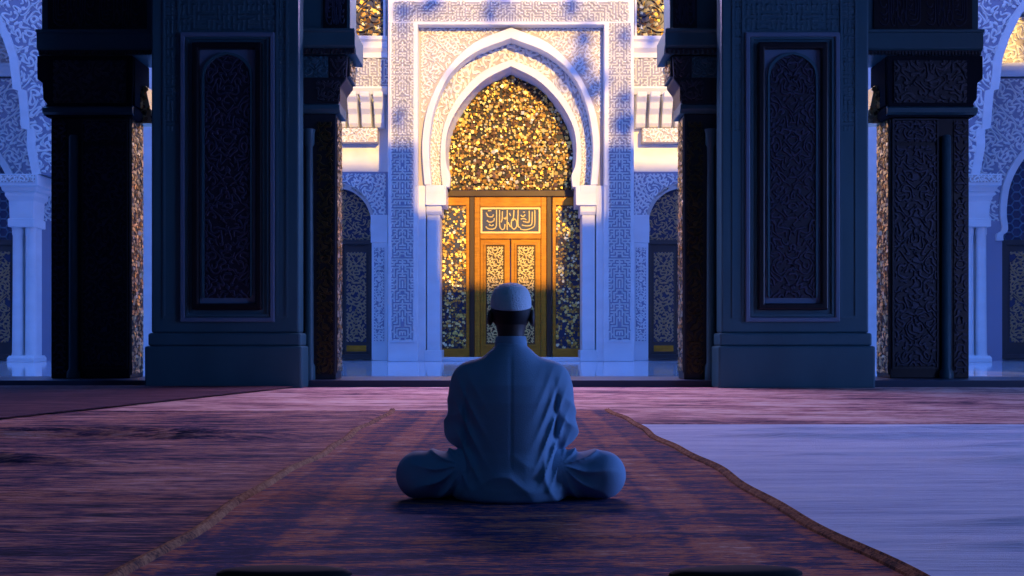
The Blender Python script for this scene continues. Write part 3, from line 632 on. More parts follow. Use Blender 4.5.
# ------------------------------------------------------------------ hall pillars and piers
DP = 14.0
def arch_top_outline(x0, x1, z0, zs, z1, n=14):
    c = (x0 + x1) / 2; w = (x1 - x0) / 2; pts = [(x0, z0), (x0, zs)]
    half = spline([(x0, zs), (x0 + w * .12, zs + (z1 - zs) * .45), (x0 + w * .5, zs + (z1 - zs) * .82), (c, z1)], n)
    return pts[:1] + half + [(2 * c - x, z) for x, z in half[-2::-1]] + [(x1, z0)]
for s in (-1, 1):
    side = SIDE[s]; T = mirrorT(s); sx = lambda px, D=DP: L(px, D)
    # great pillar
    xi, xo = sx(299), sx(151)
    gp = thing('great_pillar', f'massive dark blue square pillar with arched black panel, {side} of the seated man', 'pillar', (s * (xi + xo) / 2, 14.8, 0), 'great pillars of the hall')
    b = MB(T); b.box(xi, xo, DP, DP + .32, Z(333, DP), 6.985); b.box(xi + .2, xo - .2, DP + .32, 15.5, .1, 6.985)
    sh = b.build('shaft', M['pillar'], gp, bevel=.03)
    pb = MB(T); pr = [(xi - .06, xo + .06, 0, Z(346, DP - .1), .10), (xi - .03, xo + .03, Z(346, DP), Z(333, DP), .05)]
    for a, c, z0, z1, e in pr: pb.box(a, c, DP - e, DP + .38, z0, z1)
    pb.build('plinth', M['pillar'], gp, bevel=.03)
    for a, c in ((186, 162), (284, 272.5)): pass
    def fr(a, c, p, q, w, y0, y1, n, m, par=gp, bv=.006):
        x0, x1 = sorted((sx(a), sx(c))); return MB(T).frame(x0, x1, Z(q, DP), Z(p, DP), w * .014, DP - y0, DP - y1).build(n, M[m], par, bevel=bv)
    pf = fr(181, 275, 33, 322, 4.5, .05, -.01, 'panel_moulding', 'pillar_lt', bv=.012)
    fr(186, 270, 37, 317, 3, .03, -.01, 'inner_moulding', 'pillar', pf)
    pn = fr(193.5, 263, 43.5, 310, 6.5, .09, -.01, 'black_frame', 'black', bv=.02)
    x0, x1 = sorted((sx(199), sx(257))); 
    bk = MB(T).box(x0 - .02, x1 + .02, DP - .012, DP, Z(304, DP), Z(49, DP)).build('panel_back', M['pillar_lt'], gp)
    ol = arch_top_outline(*sorted((sx(205), sx(251))), Z(298, DP), Z(78, DP), Z(55, DP))
    ap = MB(T).prism(ol, DP - .02, DP).build('arched_panel', M['panel'], gp)
    MB(T).ring([(x * 1.0 + (.03 if x > (x0 + x1) / 2 else -.03), z + .03) for x, z in ol], ol, DP - .05, DP).build('panel_rim', M['pillar'], ap)
    io = inside(ol); mb = MB(T); xa, xb = sorted((sx(205), sx(251)))
    truchet(mb, 8, 42, rectP(xa, xb, Z(298, DP), Z(55, DP), 8, 42), DP - .02, .016, .36, 0, 120, True, io); mb.build('panel_carving', M['panel_rel'], ap)
    for a, c, sd_ in ((163, 180, 121), (276, 288, 122)):
        x0_, x1_ = sorted((sx(a), sx(c))); mb = MB(T); n1 = max(2, round((x1_ - x0_) / .06)); n2 = round((7.0 - Z(130, DP)) / .06)
        kufic(mb, n1, n2, rectP(x0_, x1_, Z(130, DP), 6.95, n1, n2), DP, .004, .5, 0, sd_); mb.build('carved_strip', M['pillar_rel'], gp)
        MB(T).frame(x0_, x1_, Z(318, DP), 6.98, .03, DP - .015, DP + .01).build('strip_border', M['pillar_rel'], gp)
    x0_, x1_ = sorted((sx(183), sx(273))); mb = MB(T); n1 = round((x1_ - x0_) / .07); n2 = round((7.0 - Z(30, DP)) / .07)
    kufic(mb, n1, n2, rectP(x0_, x1_, Z(29, DP), 6.95, n1, n2), DP, .004, .5, 0, 123); mb.build('carved_band', M['pillar_rel'], gp)

    # inner pier toward the central opening
    DI = 14.7
    xa, xb = L(336, DI), 3.25
    ip = thing('inner_pier', f'slender dark pier with gilt carving at the {side} edge of the central opening', 'pier', (s * (xa + xb) / 2, DI + .25, .1), 'piers of the central opening')
    zc = Z(114, DI)
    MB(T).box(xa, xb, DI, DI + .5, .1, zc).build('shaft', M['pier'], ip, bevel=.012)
    carved(L(333.5, DI), L(317, DI), Z(374, DI), Z(122, DI), DI - .01, .07, 't', .022, 131, T, w=.4, back=.02).build('carved_panel', [M['pier_gold'], M['black']], ip)
    Tside = lambda x, y, z: (s * (xa - (-y)), x, z)        # x runs in depth, y (negative = outwards) towards the axis
    Tin = lambda x, y, z: (s * (xa + y), x, z)
    mb = MB(Tin); mb.box(DI + .04, DI + .46, -.012, .01, .2, zc - .05, 1); flakes(mb, DI + .05, DI + .45, .22, zc - .06, -.012, .05, 0, 132, None, .006, .2, .2)
    mb.build('gilt_side', [M['gilt'], M['black']], ip)
    MB(T).lathe([(.085, .1), (.085, .3), (.062, .34), (.055, 2.4), (.05, zc - .5), (.075, zc - .46), (.075, zc - .3), (.09, zc - .25)], L(309.5, DI - .1), DI - .1, 18).build('colonnette', M['pillar'], ip, smooth=True)
    mb = MB(T); mb.extr([(DI + .52, zc), (DI - .04, zc), (DI - .10, zc + .05), (DI - .10, zc + .11), (DI - .06, zc + .14), (DI + .52, zc + .14)], xa - .07, xb); cap = mb.build('capital', M['pillar'], ip, bevel=.01)
    zb = Z(80, DI); zt_ = Z(56, DI)
    mb = MB(T); mb.prism([(xa - .05, zc + .14), (xa - .07, zb - .12), (xa - .16, zb), (xa - .18, zt_), (xb, zt_), (xb, zc + .14)], DI - .06, DI + .6)
    blk = mb.build('corbel_block', M['pier'], ip, bevel=.02)
    carved(L(349, DI) + .03, L(331, DI), zb + .02, zt_ - .03, DI - .075, .07, 't', .02, 133, T, back=.02).build('carved_square', [M['pier_rel'], M['pier']], blk)
    carved(L(329, DI), L(304, DI), zb + .02, zt_ - .03, DI - .075, .06, 't', .015, 134, T, back=.02).build('carved_square', [M['pillar_rel'], M['pillar']], blk)
    carved(L(341, DI), L(317, DI), zc + .17, zb - .03, DI - .075, .06, 't', .02, 135, T, back=.02).build('carved_square', [M['pier_rel'], M['pier']], blk)
    Tb = lambda x, y, z: (s * (xa - .17 + y), x, z)
    mb = MB(Tb); mb.box(DI, DI + .58, -.03, .1, zb + .05, zt_ - .02, 1); flakes(mb, DI + .02, DI + .56, zb + .06, zt_ - .04, -.03, .07, 0, 136, None, .012, .25, .3); mb.build('gilt_end', [M['gilt'], M['pier']], blk)
    zk = Z(33, DI); prof = [(DI + .62, zt_), (DI - .1, zt_), (DI - .12, zt_ + .06), (DI - .2, zt_ + .1), (DI - .2, zk - .05), (DI - .24, zk - .04), (DI - .24, zk), (DI + .62, zk)]
    ent = MB(T).extr(prof, L(357, DI), xb).build('cornice', M['pillar'], ip, bevel=.01)
    mb = MB(T); comb(mb, L(356, DI), xb, 14, zt_, zt_ + .07, DI - .16, DI - .1)
    mb.build('dentils', M['pier'], ent)
    up = MB(T).box(L(350, DI), xb, DI + .02, DI + .6, zk, 6.985).build('upper_wall', M['pillar'], ip, bevel=.01)
    x0_, x1_ = L(347, DI), L(323, DI); mb = MB(T); mb.box(x0_, x1_, DI, DI + .03, zk + .05, 6.9, 1); script(mb, x0_ + .02, x1_ - .02, zk + .08, zk + .62, DI, .022, .015); script(mb, x0_ + .02, x1_ - .02, zk + .66, zk + 1.2, DI, .022, .015)
    mb.build('script_panel', [M['panel_rel'], M['black']], up)

    # outer pier
    DO = 15.2
    xa, xb = L(130, DO), L(51, DO)
    op = thing('outer_pier', f'broad black carved pier with a slim blue colonnette, beyond the {side} great pillar', 'pier', (s * (xa + xb) / 2, DO + .3, .1), 'outer piers of the hall')
    zc = Z(118, DO)
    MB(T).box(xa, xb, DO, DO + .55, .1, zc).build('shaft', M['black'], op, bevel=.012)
    carved(L(126, DO), L(84, DO), Z(366, DO), Z(146, DO), DO - .012, .075, 't', .02, 141, T, w=.36, back=.015).build('carved_panel', [M['panel_rel'], M['panel']], op)
    carved(L(126, DO), L(84, DO), Z(142, DO), Z(121, DO), DO - .012, .07, 't', .02, 142, T, w=.36, back=.015).build('carved_square', [M['panel_rel'], M['panel']], op)
    carved(L(66.5, DO), L(54, DO), Z(374, DO), Z(121, DO), DO - .012, .07, 't', .02, 143, T, w=.36, back=.015).build('carved_strip', [M['panel_rel'], M['black']], op)
    MB(T).frame(L(128, DO), L(82, DO), Z(369, DO), Z(119, DO), .025, DO - .03, DO).build('panel_border', M['pier'], op)
    MB(T).lathe([(.10, .1), (.10, .2), (.068, .24), (.066, Z(138, DO)), (.05, Z(136, DO))], L(75, DO), DO - .05, 18).build('colonnette', M['pillar'], op, smooth=True)
    Tin = lambda x, y, z: (s * (xa + y), x, z)
    mb = MB(Tin); mb.box(DO + .03, DO + .52, -.012, .01, .15, zc + .0, 1); flakes(mb, DO + .04, DO + .51, .17, zc - .02, -.012, .055, 0, 144, None, .006, .15, .2); mb.build('gilt_side', [M['gilt'], M['black']], op)
    mb = MB(T); mb.prism([(xa - .05, zc), (xa - .09, zc + .05), (xa - .09, zc + .13), (xa - .05, zc + .18), (xa - .07, Z(82, DO)), (xa - .07, Z(57, DO)), (xb + .18, Z(57, DO)), (xb + .18, Z(80, DO)), (xb + .10, Z(84, DO)), (xb + .09, Z(100, DO)), (xb + .03, Z(105, DO)), (xb + .08, zc + .13), (xb + .08, zc + .05), (xb + .04, zc)], DO - .07, DO + .6)
    blk = mb.build('corbel_block', M['matte'], op, bevel=.012)
    Tb = lambda x, y, z: (s * (xa - .07 + y), x, z)
    mb = MB(Tb); mb.box(DO - .02, DO + .58, -.012, .05, zc + .19, Z(58, DO), 1); flakes(mb, DO + .2, DO + .56, zc + .2, Z(86, DO), -.012, .06, 0, 147, None, .012, .2, .3); mb.build('gilt_end', [M['gilt'], M['matte']], blk)
    MB(T).extr([(DO - .05, zc + .02), (DO - .12, zc + .06), (DO - .12, zc + .13), (DO - .05, zc + .17)], xa - .08, xb + .08).build('capital_moulding', M['pillar'], op, bevel=.005)
    carved(L(128, DO), L(56, DO), Z(104, DO), Z(62, DO), DO - .085, .08, 't', .02, 145, T, back=.02).build('carved_block', [M['pier_rel'], M['pier']], blk)
    # gilt bracket on the courtyard side of the pier
    mb = MB(T); bp = [(xa + .05, Z(119, DO)), (xa - .27, Z(119, DO)), (xa - .27, Z(110, DO)), (xa - .20, Z(104, DO)), (xa - .16, Z(92, DO)), (xa - .13, Z(81, DO)), (xa + .05, Z(80, DO))]
    mb.prism(bp, DO + .30, DO + .56)
    flakes(mb, xa - .26, xa + .03, Z(118, DO), Z(82, DO), DO + .30, .06, 0, 146, inside(bp), .012, .2, .3)
    mb.build('gilt_bracket', M['gilt'], op)
    zt_ = Z(57, DO); zk = Z(33, DO); prof = [(DO + .6, zt_), (DO - .1, zt_), (DO - .1, zt_ + .05), (DO - .16, zt_ + .09), (DO - .16, zk - .05), (DO - .2, zk - .04), (DO - .2, zk), (DO + .6, zk)]
    ent = MB(T).extr(prof, 4.85, L(35, DO - .2)).build('cornice', M['pillar'], op, bevel=.01)
    mb = MB(T); comb(mb, 4.9, L(36, DO - .2), 44, zt_, zt_ + .06, DO - .14, DO - .08)
    mb.build('dentils', M['pier'], ent)
    up = MB(T).box(4.85, L(41, DO), DO + .02, DO + .5, zk, 6.985).build('upper_wall', M['pillar'], op, bevel=.01)
    x0_, x1_ = L(146, DO), L(48, DO); mb = MB(T); mb.box(x0_, x1_, DO - .01, DO + .03, zk + .03, 6.95, 1)
    script(mb, x0_ + .04, x1_ - .04, zk + .06, zk + .56, DO - .01, .022, .015, 0, 2); script(mb, x0_ + .04, x1_ - .04, zk + .62, zk + 1.15, DO - .01, .022, .015, 0, 2)
    mb.build('script_panel', [M['panel_rel'], M['black']], up)

# ------------------------------------------------------------------ carpets and sheet
def ruck(x, y, lines):
    h = 0
    for (x0, x1, y0, amp, wid, ph) in lines:
        if x < x0 or x > x1: continue
        t = (x - x0) / (x1 - x0); e = min(1, t * 5, (1 - t) * 5)
        d = y - (y0 + .06 * math.sin(x * 1.3 + ph) + .03 * math.sin(x * 4.1 + ph * 2))
        h += amp * e * math.exp(-(d / wid) ** 2)
    return h
def cloth(name, m, left, right, y0, y1, z, th, lines, nx=90, ny=160, seed=1, rough=0.0):
    """floor textile with thickness; left(y), right(y) give its edges"""
    rnd = random.Random(seed); mb = MB(); top = []
    for j in range(ny + 1):
        y = y0 + (y1 - y0) * j / ny; row = []
        for i in range(nx + 1):
            x = left(y) + (right(y) - left(y)) * i / nx
            hh = ruck(x, y, lines) + rough * (math.sin(y * 21 + 1.5 * math.sin(x * 1.1 + seed)) * .5 + math.sin(y * 47 + 2 * math.sin(x * 1.7)) * .3 + .5)
            edge = min(1, min(i, nx - i) / 2, min(j, ny - j) / 2)
            row.append(mb.pt(x, y, z + th * (.55 + .45 * edge) + hh * edge))
        top.append(row)
    for a, b in zip(top, top[1:]):
        for i in range(nx): mb.face([a[i], a[i + 1], b[i + 1], b[i]])
    per = top[0] + [r[-1] for r in top[1:]] + top[-1][-2::-1] + [r[0] for r in top[-2:0:-1]]
    low = [mb.pt(mb.v[k][0], mb.v[k][1], z) for k in per]
    for k in range(len(per)): q = (k + 1) % len(per); mb.face([per[k], low[k], low[q], per[q]])
    return mb.build(name, m, None, (0, (y0 + y1) / 2, z), smooth=True)
wob = lambda y, p: .018 * math.sin(y * 2.3 + p) + .010 * math.sin(y * 5.7 + 2 * p)
rl = lambda y: -1.12 + wob(y, .4); rr = lambda y: 1.20 - .027 * y + wob(y, 2.1)
o = cloth('carpet', M['rug_far'], lambda y: -8.6 if y > 9.38 else -1.1, lambda y: 9.0, 8.05, 14.25, 0, .012, [(-1, 9, 9.3, .012, .08, 0), (1, 9, 10.6, .015, .1, 2), (-3, 3, 12.4, .01, .1, 1)], 120, 90, 2, .002)
tag(o, 'rose coloured carpet lying across the hall before the dark threshold', 'carpet')
o = cloth('carpet', M['rug_left'], lambda y: -5.5, lambda y: -1.0 if y < 8.2 else -1.14, 1.6, 9.36, 0, .014, [(-5.5, -1.3, 7.05, .05, .06, 0), (-5.5, -1.3, 6.75, .05, .05, .3), (-5.2, -2.0, 5.45, .06, .07, 1), (-5.5, -1.4, 4.3, .02, .05, 2), (-5, -1.3, 3.5, .018, .04, 3), (-4, -1.3, 2.9, .018, .04, 4)], 110, 240, 3, .004)
tag(o, 'rumpled purple carpet on the floor left of the patterned rug', 'carpet')
o = cloth('carpet', M['rug_dim'], lambda y: -9.2, lambda y: -4.3 + (y - 8) * .22, 8.0, 14.2, .030, .012, [], 50, 60, 4, .002)
tag(o, 'dark plum carpet in the far left corner by the outer pier', 'carpet')
o = cloth('floor_sheet', M['sheet'], lambda y: .92, lambda y: 5.6, 1.6, 8.0, 0, .010, [(2.2, 5.6, 5.55, .05, .09, 0), (1.3, 4.2, 6.9, .035, .08, 1), (1.5, 4.6, 3.75, .04, .06, 2), (1.2, 5.5, 7.4, .03, .07, 3), (1.35, 5, 3.25, .04, .06, 4), (2.2, 5.6, 4.6, .035, .07, 5), (1.3, 4, 2.8, .03, .05, 1.4), (1.4, 3.4, 5.9, .02, .08, 2.5), (2.6, 5.6, 6.2, .03, .08, 3.6)], 110, 240, 5, .003)
tag(o, 'smooth white sheet spread on the floor right of the patterned rug', 'sheet')
rug = thing('rug', 'long red and navy patterned rug with golden edges under the seated man', 'rug', (0, 4.8, .014))
o = cloth('rug_field', M['rug'], rl, rr, 1.6, 9.4, .014, .010, [(-1, 1, 3.3, .006, .04, 0), (-1.1, 0, 6.3, .008, .05, 1), (0, 1.1, 5.3, .008, .05, 2)], 70, 260, 6, .0012)
o.parent = rug; o.location = (0, .70, 0)
for q, f in ((-1, rl), (1, rr)):
    mb = MB(); rows = []
    for k in range(161):
        y = 1.62 + (9.38 - 1.62) * k / 160; c = f(y) - q * .024; w = .030; r_ = []
        for a, h in ((-1, .0), (-.8, .016), (-.25, .024), (.1, .020), (.35, .027), (.8, .016), (1, 0)): r_.append(mb.pt(c + a * w, y, .016 + h))
        rows.append(r_)
    for a, b in zip(rows, rows[1:]):
        for k in range(6): mb.face([a[k], a[k + 1], b[k + 1], b[k]])
        mb.face([a[6], a[0], b[0], b[6]])
    mb.face(rows[0]); mb.face(rows[-1][::-1])
    mb.build('edge_binding', M['binding'], rug, smooth=True)
for q, (xc, nm) in enumerate(((-.63, 'left'), (.63, 'right'))):
    mb = MB(); n = 26; rows = []  # low flat black ovals
    for a, h in ((1, .024), (.99, .032), (.9, .040), (.7, .044), (.35, .046)):
        rows.append([mb.pt(xc + .19 * a * math.cos(2 * PI * k / n), 2.79 + .055 * a * math.sin(2 * PI * k / n) + (.012 if q else -.0) * math.cos(2 * PI * k / n), h) for k in range(n)])
    for a, b in zip(rows, rows[1:]):
        for k in range(n): mb.face([a[k], a[(k + 1) % n], b[(k + 1) % n], b[k]])
    mb.face(rows[-1]); mb.face(rows[0][::-1])
    o = mb.build('black_oval', M['flat_black'], None, (xc, 2.79, .024), smooth=True)
    tag(o, f'flat black oval at the bottom edge, on the rug to the {nm}', 'cloth', 'black ovals on the rug')

# ------------------------------------------------------------------ the seated man (signed distance surfaces)
MX, MY, MZ = 0.004, 4.13, 0.026
def surface_nets(F, org, h):
    S = F < 0; n = np.array(F.shape) - 1
    offs = [(i, j, k) for i in (0, 1) for j in (0, 1) for k in (0, 1)]
    def sub(A, o): return A[o[0]:o[0] + n[0], o[1]:o[1] + n[1], o[2]:o[2] + n[2]]
    c = sum(sub(S, o).astype(np.int8) for o in offs); mask = (c > 0) & (c < 8)
    idx = -np.ones(mask.shape, np.int64); idx[mask] = np.arange(mask.sum()); cells = np.argwhere(mask)
    acc = np.zeros((len(cells), 3)); cnt = np.zeros(len(cells))
    vals = {o: sub(F, o)[mask] for o in offs}
    for o in offs:
        for ax in range(3):
            if o[ax]: continue
            p = list(o); p[ax] = 1; p = tuple(p); a, b = vals[o], vals[p]; cr = (a < 0) != (b < 0); t = np.zeros(len(a)); t[cr] = a[cr] / (a[cr] - b[cr])
            q = np.tile(np.array(o, float), (len(a), 1)); q[:, ax] += t; acc[cr] += q[cr]; cnt[cr] += 1
    verts = (cells + acc / cnt[:, None]) * h + np.array(org); faces = []
    for ax in range(3):
        u, w = [(1, 2), (2, 0), (0, 1)][ax]; sl = [slice(1, -1)] * 3; sl[ax] = slice(0, -1); s1 = list(sl); s1[ax] = slice(1, None)
        A, B = S[tuple(sl)], S[tuple(s1)]; e = np.argwhere(A != B); flip = A[A != B]
        base = e.copy(); base[:, u] += 1; base[:, w] += 1
        def ci(du, dw): q = base.copy(); q[:, u] -= du; q[:, w] -= dw; return idx[q[:, 0], q[:, 1], q[:, 2]]
        quad = np.stack([ci(1, 1), ci(0, 1), ci(0, 0), ci(1, 0)], 1); quad[~flip] = quad[~flip][:, ::-1]; faces.append(quad)
    faces = np.concatenate(faces); faces = faces[(faces >= 0).all(1)]
    return verts, faces
class Grid:
    def __init__(g, lo, hi, h):
        g.lo, g.h = lo, h; ax = [np.arange(lo[i], hi[i], h, dtype=np.float32) for i in range(3)]
        g.x, g.y, g.z = np.meshgrid(*ax, indexing='ij')
    def cone(g, a, b, ra, rb, sq=None):
        a, b = np.array(a, np.float32), np.array(b, np.float32); d = b - a
        t = np.clip(((g.x - a[0]) * d[0] + (g.y - a[1]) * d[1] + (g.z - a[2]) * d[2]) / max(float(d @ d), 1e-9), 0, 1)
        dx, dy, dz = g.x - a[0] - t * d[0], g.y - a[1] - t * d[1], g.z - a[2] - t * d[2]
        if sq: dx, dy, dz = dx / sq[0], dy / sq[1], dz / sq[2]
        return np.sqrt(dx * dx + dy * dy + dz * dz) - (ra + (rb - ra) * t)
    def ell(g, c, r):
        k = np.sqrt(((g.x - c[0]) / r[0]) ** 2 + ((g.y - c[1]) / r[1]) ** 2 + ((g.z - c[2]) / r[2]) ** 2); return (k - 1) * min(r)
    def stack(g, tab, p=2.3):
        """body of elliptical sections: rows of z, half width, half depth, centre y"""
        t = np.array(tab); zz = g.z; a = np.interp(zz, t[:, 0], t[:, 1]); b = np.interp(zz, t[:, 0], t[:, 2]); c = np.interp(zz, t[:, 0], t[:, 3])
        k = (np.abs(g.x / a) ** p + np.abs((g.y - c) / b) ** p) ** (1 / p); f = (k - 1) * np.minimum(a, b) * .9
        return smax(smax(f, t[0, 0] - zz, .03), zz - t[-1, 0], .015)
    def mesh(g, F, name, m, parent):
        v, f = surface_nets(F.astype(np.float64), g.lo, g.h); me = bpy.data.meshes.new(name)
        me.from_pydata(v.tolist(), [], f.tolist()); me.materials.append(m); me.polygons.foreach_set('use_smooth', [True] * len(me.polygons))
        o = bpy.data.objects.new(name, me); COL.objects.link(o)
        if parent: o.parent = parent
        LOC[o.name] = (MX, MY, MZ)
        sm = o.modifiers.new('relax', 'SMOOTH'); sm.factor = .5; sm.iterations = 2
        return o
def smin(a, b, k): h = np.clip(.5 + .5 * (b - a) / k, 0, 1); return b + (a - b) * h - k * h * (1 - h)
def smax(a, b, k): return -smin(-a, -b, k)

# pose (local: x right, y away from the camera, z up)
SH, EL, WR = (.170, .035, .486), (.215, .045, .285), (.185, .225, .215)
HP, KN, AN = (.125, .02, .108), (.372, .0, .098), (.03, .30, .062)
mirr = lambda p, s: (p[0] * s, p[1], p[2])
g = Grid((-.50, -.24, -.012), (.50, .48, .93), .0055)
F = g.stack([(.03, .17, .13, .02), (.1, .18, .13, .02), (.25, .15, .11, .02), (.40, .17, .11, .02), (.50, .14, .085, .03), (.555, .09, .06, .045), (.59, .06, .05, .05)])
for s in (-1, 1):
    F = smin(F, g.cone(mirr(SH, s), mirr(EL, s), .045, .038), .04); F = smin(F, g.cone(mirr(EL, s), mirr(WR, s), .038, .027), .02)
    kn = mirr(KN, s); an = (-s * AN[0], AN[1] + (.0 if s < 0 else .07), AN[2] - (.0 if s > 0 else .0)); hp = mirr(HP, s)
    F = smin(F, g.cone(hp, kn, .085, .065), .05); F = smin(F, g.cone(kn, an, .058, .036), .03)
    toe = (an[0] - s * .15, an[1] + .05, .035); F = smin(F, g.cone(an, toe, .036, .028), .02)
    for k in range(5):
        q = (toe[0] - s * .02 * (1 - abs(k - 3) * .12), toe[1] + (k - 2) * .017, .032); F = smin(F, g.cone((toe[0], q[1], q[2]), (q[0] - s * .016, q[1], .030), .0105 + .003 * (k == 4), .009 + .003 * (k == 4)), .006)
    # hand resting on the shin: palm, four fingers, thumb
    w = np.array(mirr(WR, s)); d = np.array((-s * .25, .88, -.40)); d /= np.linalg.norm(d); side = np.array((s * .96, .27, 0)); side /= np.linalg.norm(side); nrm = np.cross(side, d) * s
    pc = w + d * .085
    for off in (-.026, -.009, .009, .026): F = smin(F, g.cone(w + d * .015 + side * off * .7, pc + side * off, .015, .013), .012)
    for k, (off, ln) in enumerate(((-.030, .072), (-.010, .082), (.010, .077), (.029, .060))):
        a = pc + side * off; b_ = a + d * ln * .45 - nrm * .004; c_ = b_ + (d * .8 + np.array((0, 0, -.6))) * ln * .32; e_ = c_ + (d * .35 + np.array((0, 0, -.9))) * ln * .28
        F = smin(F, g.cone(a, b_, .0095, .009), .005); F = smin(F, g.cone(b_, c_, .009, .0082), .004); F = smin(F, g.cone(c_, e_, .0082, .007), .004)
    a = w + d * .035 - side * .026; b_ = a - side * .026 + d * .03; c_ = b_ - side * .006 + d * .03 + np.array((0, 0, -.012))
    F = smin(F, g.cone(a, b_, .0125, .0105), .008); F = smin(F, g.cone(b_, c_, .0105, .0085), .004)
HC = (0.0, .075, .775)
F = smin(F, g.cone((0, .050, .56), (0, .062, .72), .054, .055), .03)
hd = smin(g.ell((0, .075, .790), (.079, .096, .082)), g.ell((0, .108, .735), (.058, .07, .082)), .04)
hd = smin(hd, g.cone((0, .165, .79), (0, .192, .752), .010, .015), .015)                       # nose
hd = smin(hd, g.cone((-.03, .158, .805), (.03, .158, .805), .012, .012), .012)                  # brow
hd = smin(hd, g.cone((-.02, .166, .722), (.02, .166, .722), .008, .008), .01); hd = smin(hd, g.cone((-.018, .164, .708), (.018, .164, .708), .008, .008), .006)
hd = smin(hd, g.ell((0, .155, .675), (.026, .022, .02)), .02)
for s in (-1, 1):
    hd = smax(hd, -g.ell((s * .033, .176, .785), (.017, .014, .011)), .01)
    ear = smax(g.ell((s * .088, .066, .748), (.013, .026, .036)), -g.ell((s * .102, .074, .751), (.010, .014, .020)), .005); hd = smin(hd, ear, .008)
F = smin(F, hd, .03)
person = g.mesh(F, 'person', M['skin'], None); person.location = (MX, MY, MZ)
tag(person, 'person in white cap and long blue-white robe sitting cross-legged, seen from behind', 'person')

# hair: a thin shell over the back and sides of the head below the cap
g2 = Grid((-.10, -.05, .66), (.10, .19, .90), .0045)
hs = smin(g2.ell((0, .075, .786), (.077, .094, .076)), g2.ell((0, .09, .745), (.060, .072, .07)), .04) - .006
hs = smax(hs, (g2.y - .135) + (g2.z - .79) * -.0, .01); hs = smax(hs, .694 + .35 * np.maximum(g2.y - .01, 0) - g2.z, .008)
g2.mesh(hs, 'hair', M['hair'], person)
for s in (-1, 1):
    mb = MB(); mb.lathe([(.0005, -.0125), (.006, -.011), (.0115, -.005), (.0125, 0), (.0115, .005), (.006, .011), (.0005, .0125)], 0, 0, 14)
    e = mb.build('eye', M['eye'], None, smooth=True); e.parent = person; e.location = (s * .033, .158, .785)
    mb = MB(); mb.lathe([(.0005, 0), (.0055, .0003), (.0052, .001), (.0005, .0022)], 0, 0, 12); i_ = mb.build('iris', M['iris'], None, smooth=True); i_.parent = e; i_.location = (0, .0118, 0); i_.rotation_euler = (-PI / 2, 0, 0)

# robe: torso and sleeves
g = Grid((-.34, -.26, -.02), (.34, .34, .72), .006)
A = g.stack([(-.005, .235, .165, .015), (.05, .252, .172, .012), (.11, .242, .165, .008), (.2, .205, .145, .006), (.3, .202, .138, .004), (.40, .214, .136, .008), (.47, .206, .128, .016), (.52, .168, .110, .026), (.57, .124, .090, .036), (.607, .092, .074, .046), (.628, .068, .066, .052), (.648, .061, .062, .056)], 2.35)
for s in (-1, 1):
    ax = np.abs(g.x)
    A = smin(A, g.cone(mirr(SH, s), mirr(EL, s), .074, .060), .07)
    B = smin(g.cone(mirr(EL, s), mirr(WR, s), .060, .044), g.cone(mirr(EL, s), mirr(EL, s), .060, .060), .02)
    B = smax(B, -g.cone(np.array(mirr(WR, s)) + np.array((0, .035, -.0)), np.array(mirr(WR, s)) + np.array((0, .08, 0)), .036, .036), .008)
    A = smin(A, B, .02)
# folds: drapes from the armpits, gathers at the waist, a seam down the back
crest = lambda t: 1 - 2.2 * np.abs(np.sin(t / 2)) ** .7
x, y, z = g.x, g.y, g.z; ax = np.abs(x); back = np.clip((.05 - y) / .1, 0, 1)
fold = -crest((z * 1.0 - ax * 1.9) * 56 + 2.2 * np.sin(ax * 13 + x * 4)) * np.exp(-((ax - .17) / .055) ** 2) * np.clip((.55 - z) / .25, 0, 1) * np.clip((z - .03) / .1, 0, 1)
fold2 = -crest((ax * 60) + z * 20 + 1.5 * np.sin(z * 18) + x * 7) * np.exp(-((z - .12) / .09) ** 2) * np.clip((ax - .05) / .1, 0, 1)
fold3 = -crest(z * 62 + ax * 22 + 1.7 * np.sin(x * 21)) * np.exp(-((z - .09) / .07) ** 2) * np.exp(-(x / .16) ** 2)
slv = -crest(z * 70 + y * 40 + x * 18) * np.exp(-((z - .33) / .08) ** 2) * np.clip((ax - .2) / .03, 0, 1)
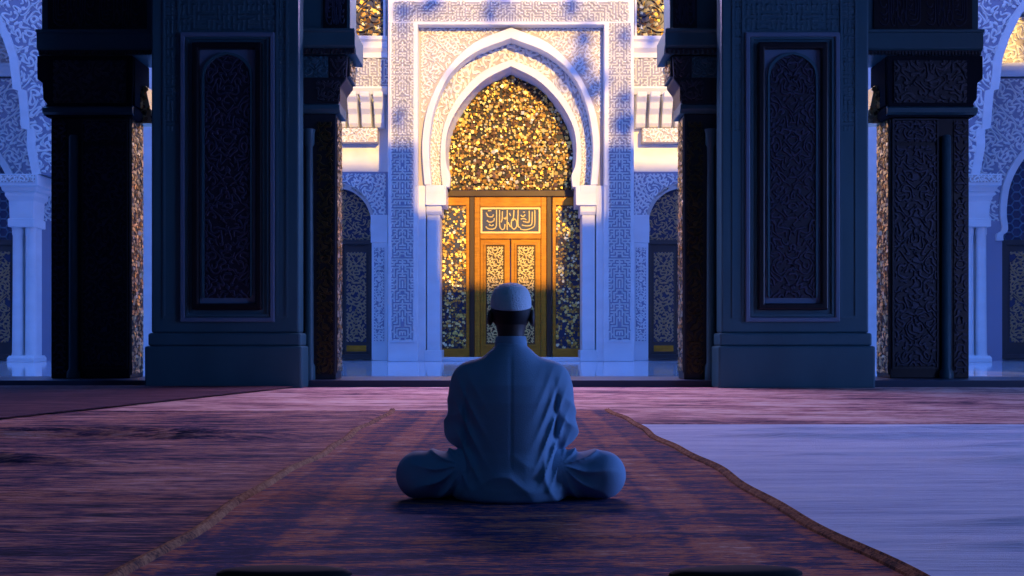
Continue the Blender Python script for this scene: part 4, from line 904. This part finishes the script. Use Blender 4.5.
seam = np.exp(-(x / .004) ** 2) * np.clip((z - .12) / .05, 0, 1) * np.clip((.60 - z) / .04, 0, 1)
A = A + back * (fold * .0085 + fold2 * .008 + fold3 * .005 + seam * .003) + slv * .005
# valley between sleeve and torso
A = A + back * .012 * np.exp(-((ax - (.186 - .02 * (z - .3))) / .010) ** 2) * np.clip((.5 - z) / .12, 0, 1) * np.clip((z - .2) / .05, 0, 1)
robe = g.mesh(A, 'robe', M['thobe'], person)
mb = MB(); mb.lathe([(.066, .622), (.068, .630), (.064, .662), (.061, .670), (.056, .670), (.056, .64)], 0, .057, 40, 1, .98)
col = mb.build('collar', M['thobe'], None, smooth=True); col.parent = robe; col.rotation_euler = (math.radians(0), 0, 0)

# trousers: both legs folded
g = Grid((-.52, -.22, -.02), (.52, .46, .26), .006)
A = None
for s in (-1, 1):
    kn = mirr(KN, s); hp = mirr(HP, s); an = (-s * AN[0], AN[1] + (.0 if s < 0 else .07), AN[2])
    th_ = smin(g.cone(hp, kn, .108, .096), g.cone(kn, an, .088, .056), .04)
    A = th_ if A is None else smin(A, th_, .02)
x, y, z = g.x, g.y, g.z; ax = np.abs(x)
ang = np.arctan2(z - .145, ax - .20); rad = np.hypot(z - .145, ax - .20)
fo = -crest(ang * 13 + rad * 9 + 1.6 * np.sin(rad * 22) + x * 2) * np.exp(-((rad - .10) / .09) ** 2)
A = A + fo * .010 * np.clip((ax - .19) / .05, 0, 1)
A = smax(A, -(z - .001), .012)
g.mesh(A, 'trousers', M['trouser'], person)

# cap: knitted kufi with a band
mb = MB()
prof = [(.0815, .790), (.0855, .792), (.0860, .800), (.0858, .818), (.0845, .821), (.0838, .828), (.080, .846), (.0725, .862), (.062, .874), (.047, .883), (.029, .889), (.010, .891), (.001, .8912)]
mb.T = lambda x, y, z: (x, y, z + .18 * (y - .073) + .001)
mb.lathe(prof, 0, .073, 48, 1, 1.22)
cap = mb.build('cap', M['cap'], None, smooth=True); cap.parent = person; cap.rotation_euler = (0, 0, 0)
print('built', len(bpy.data.objects))
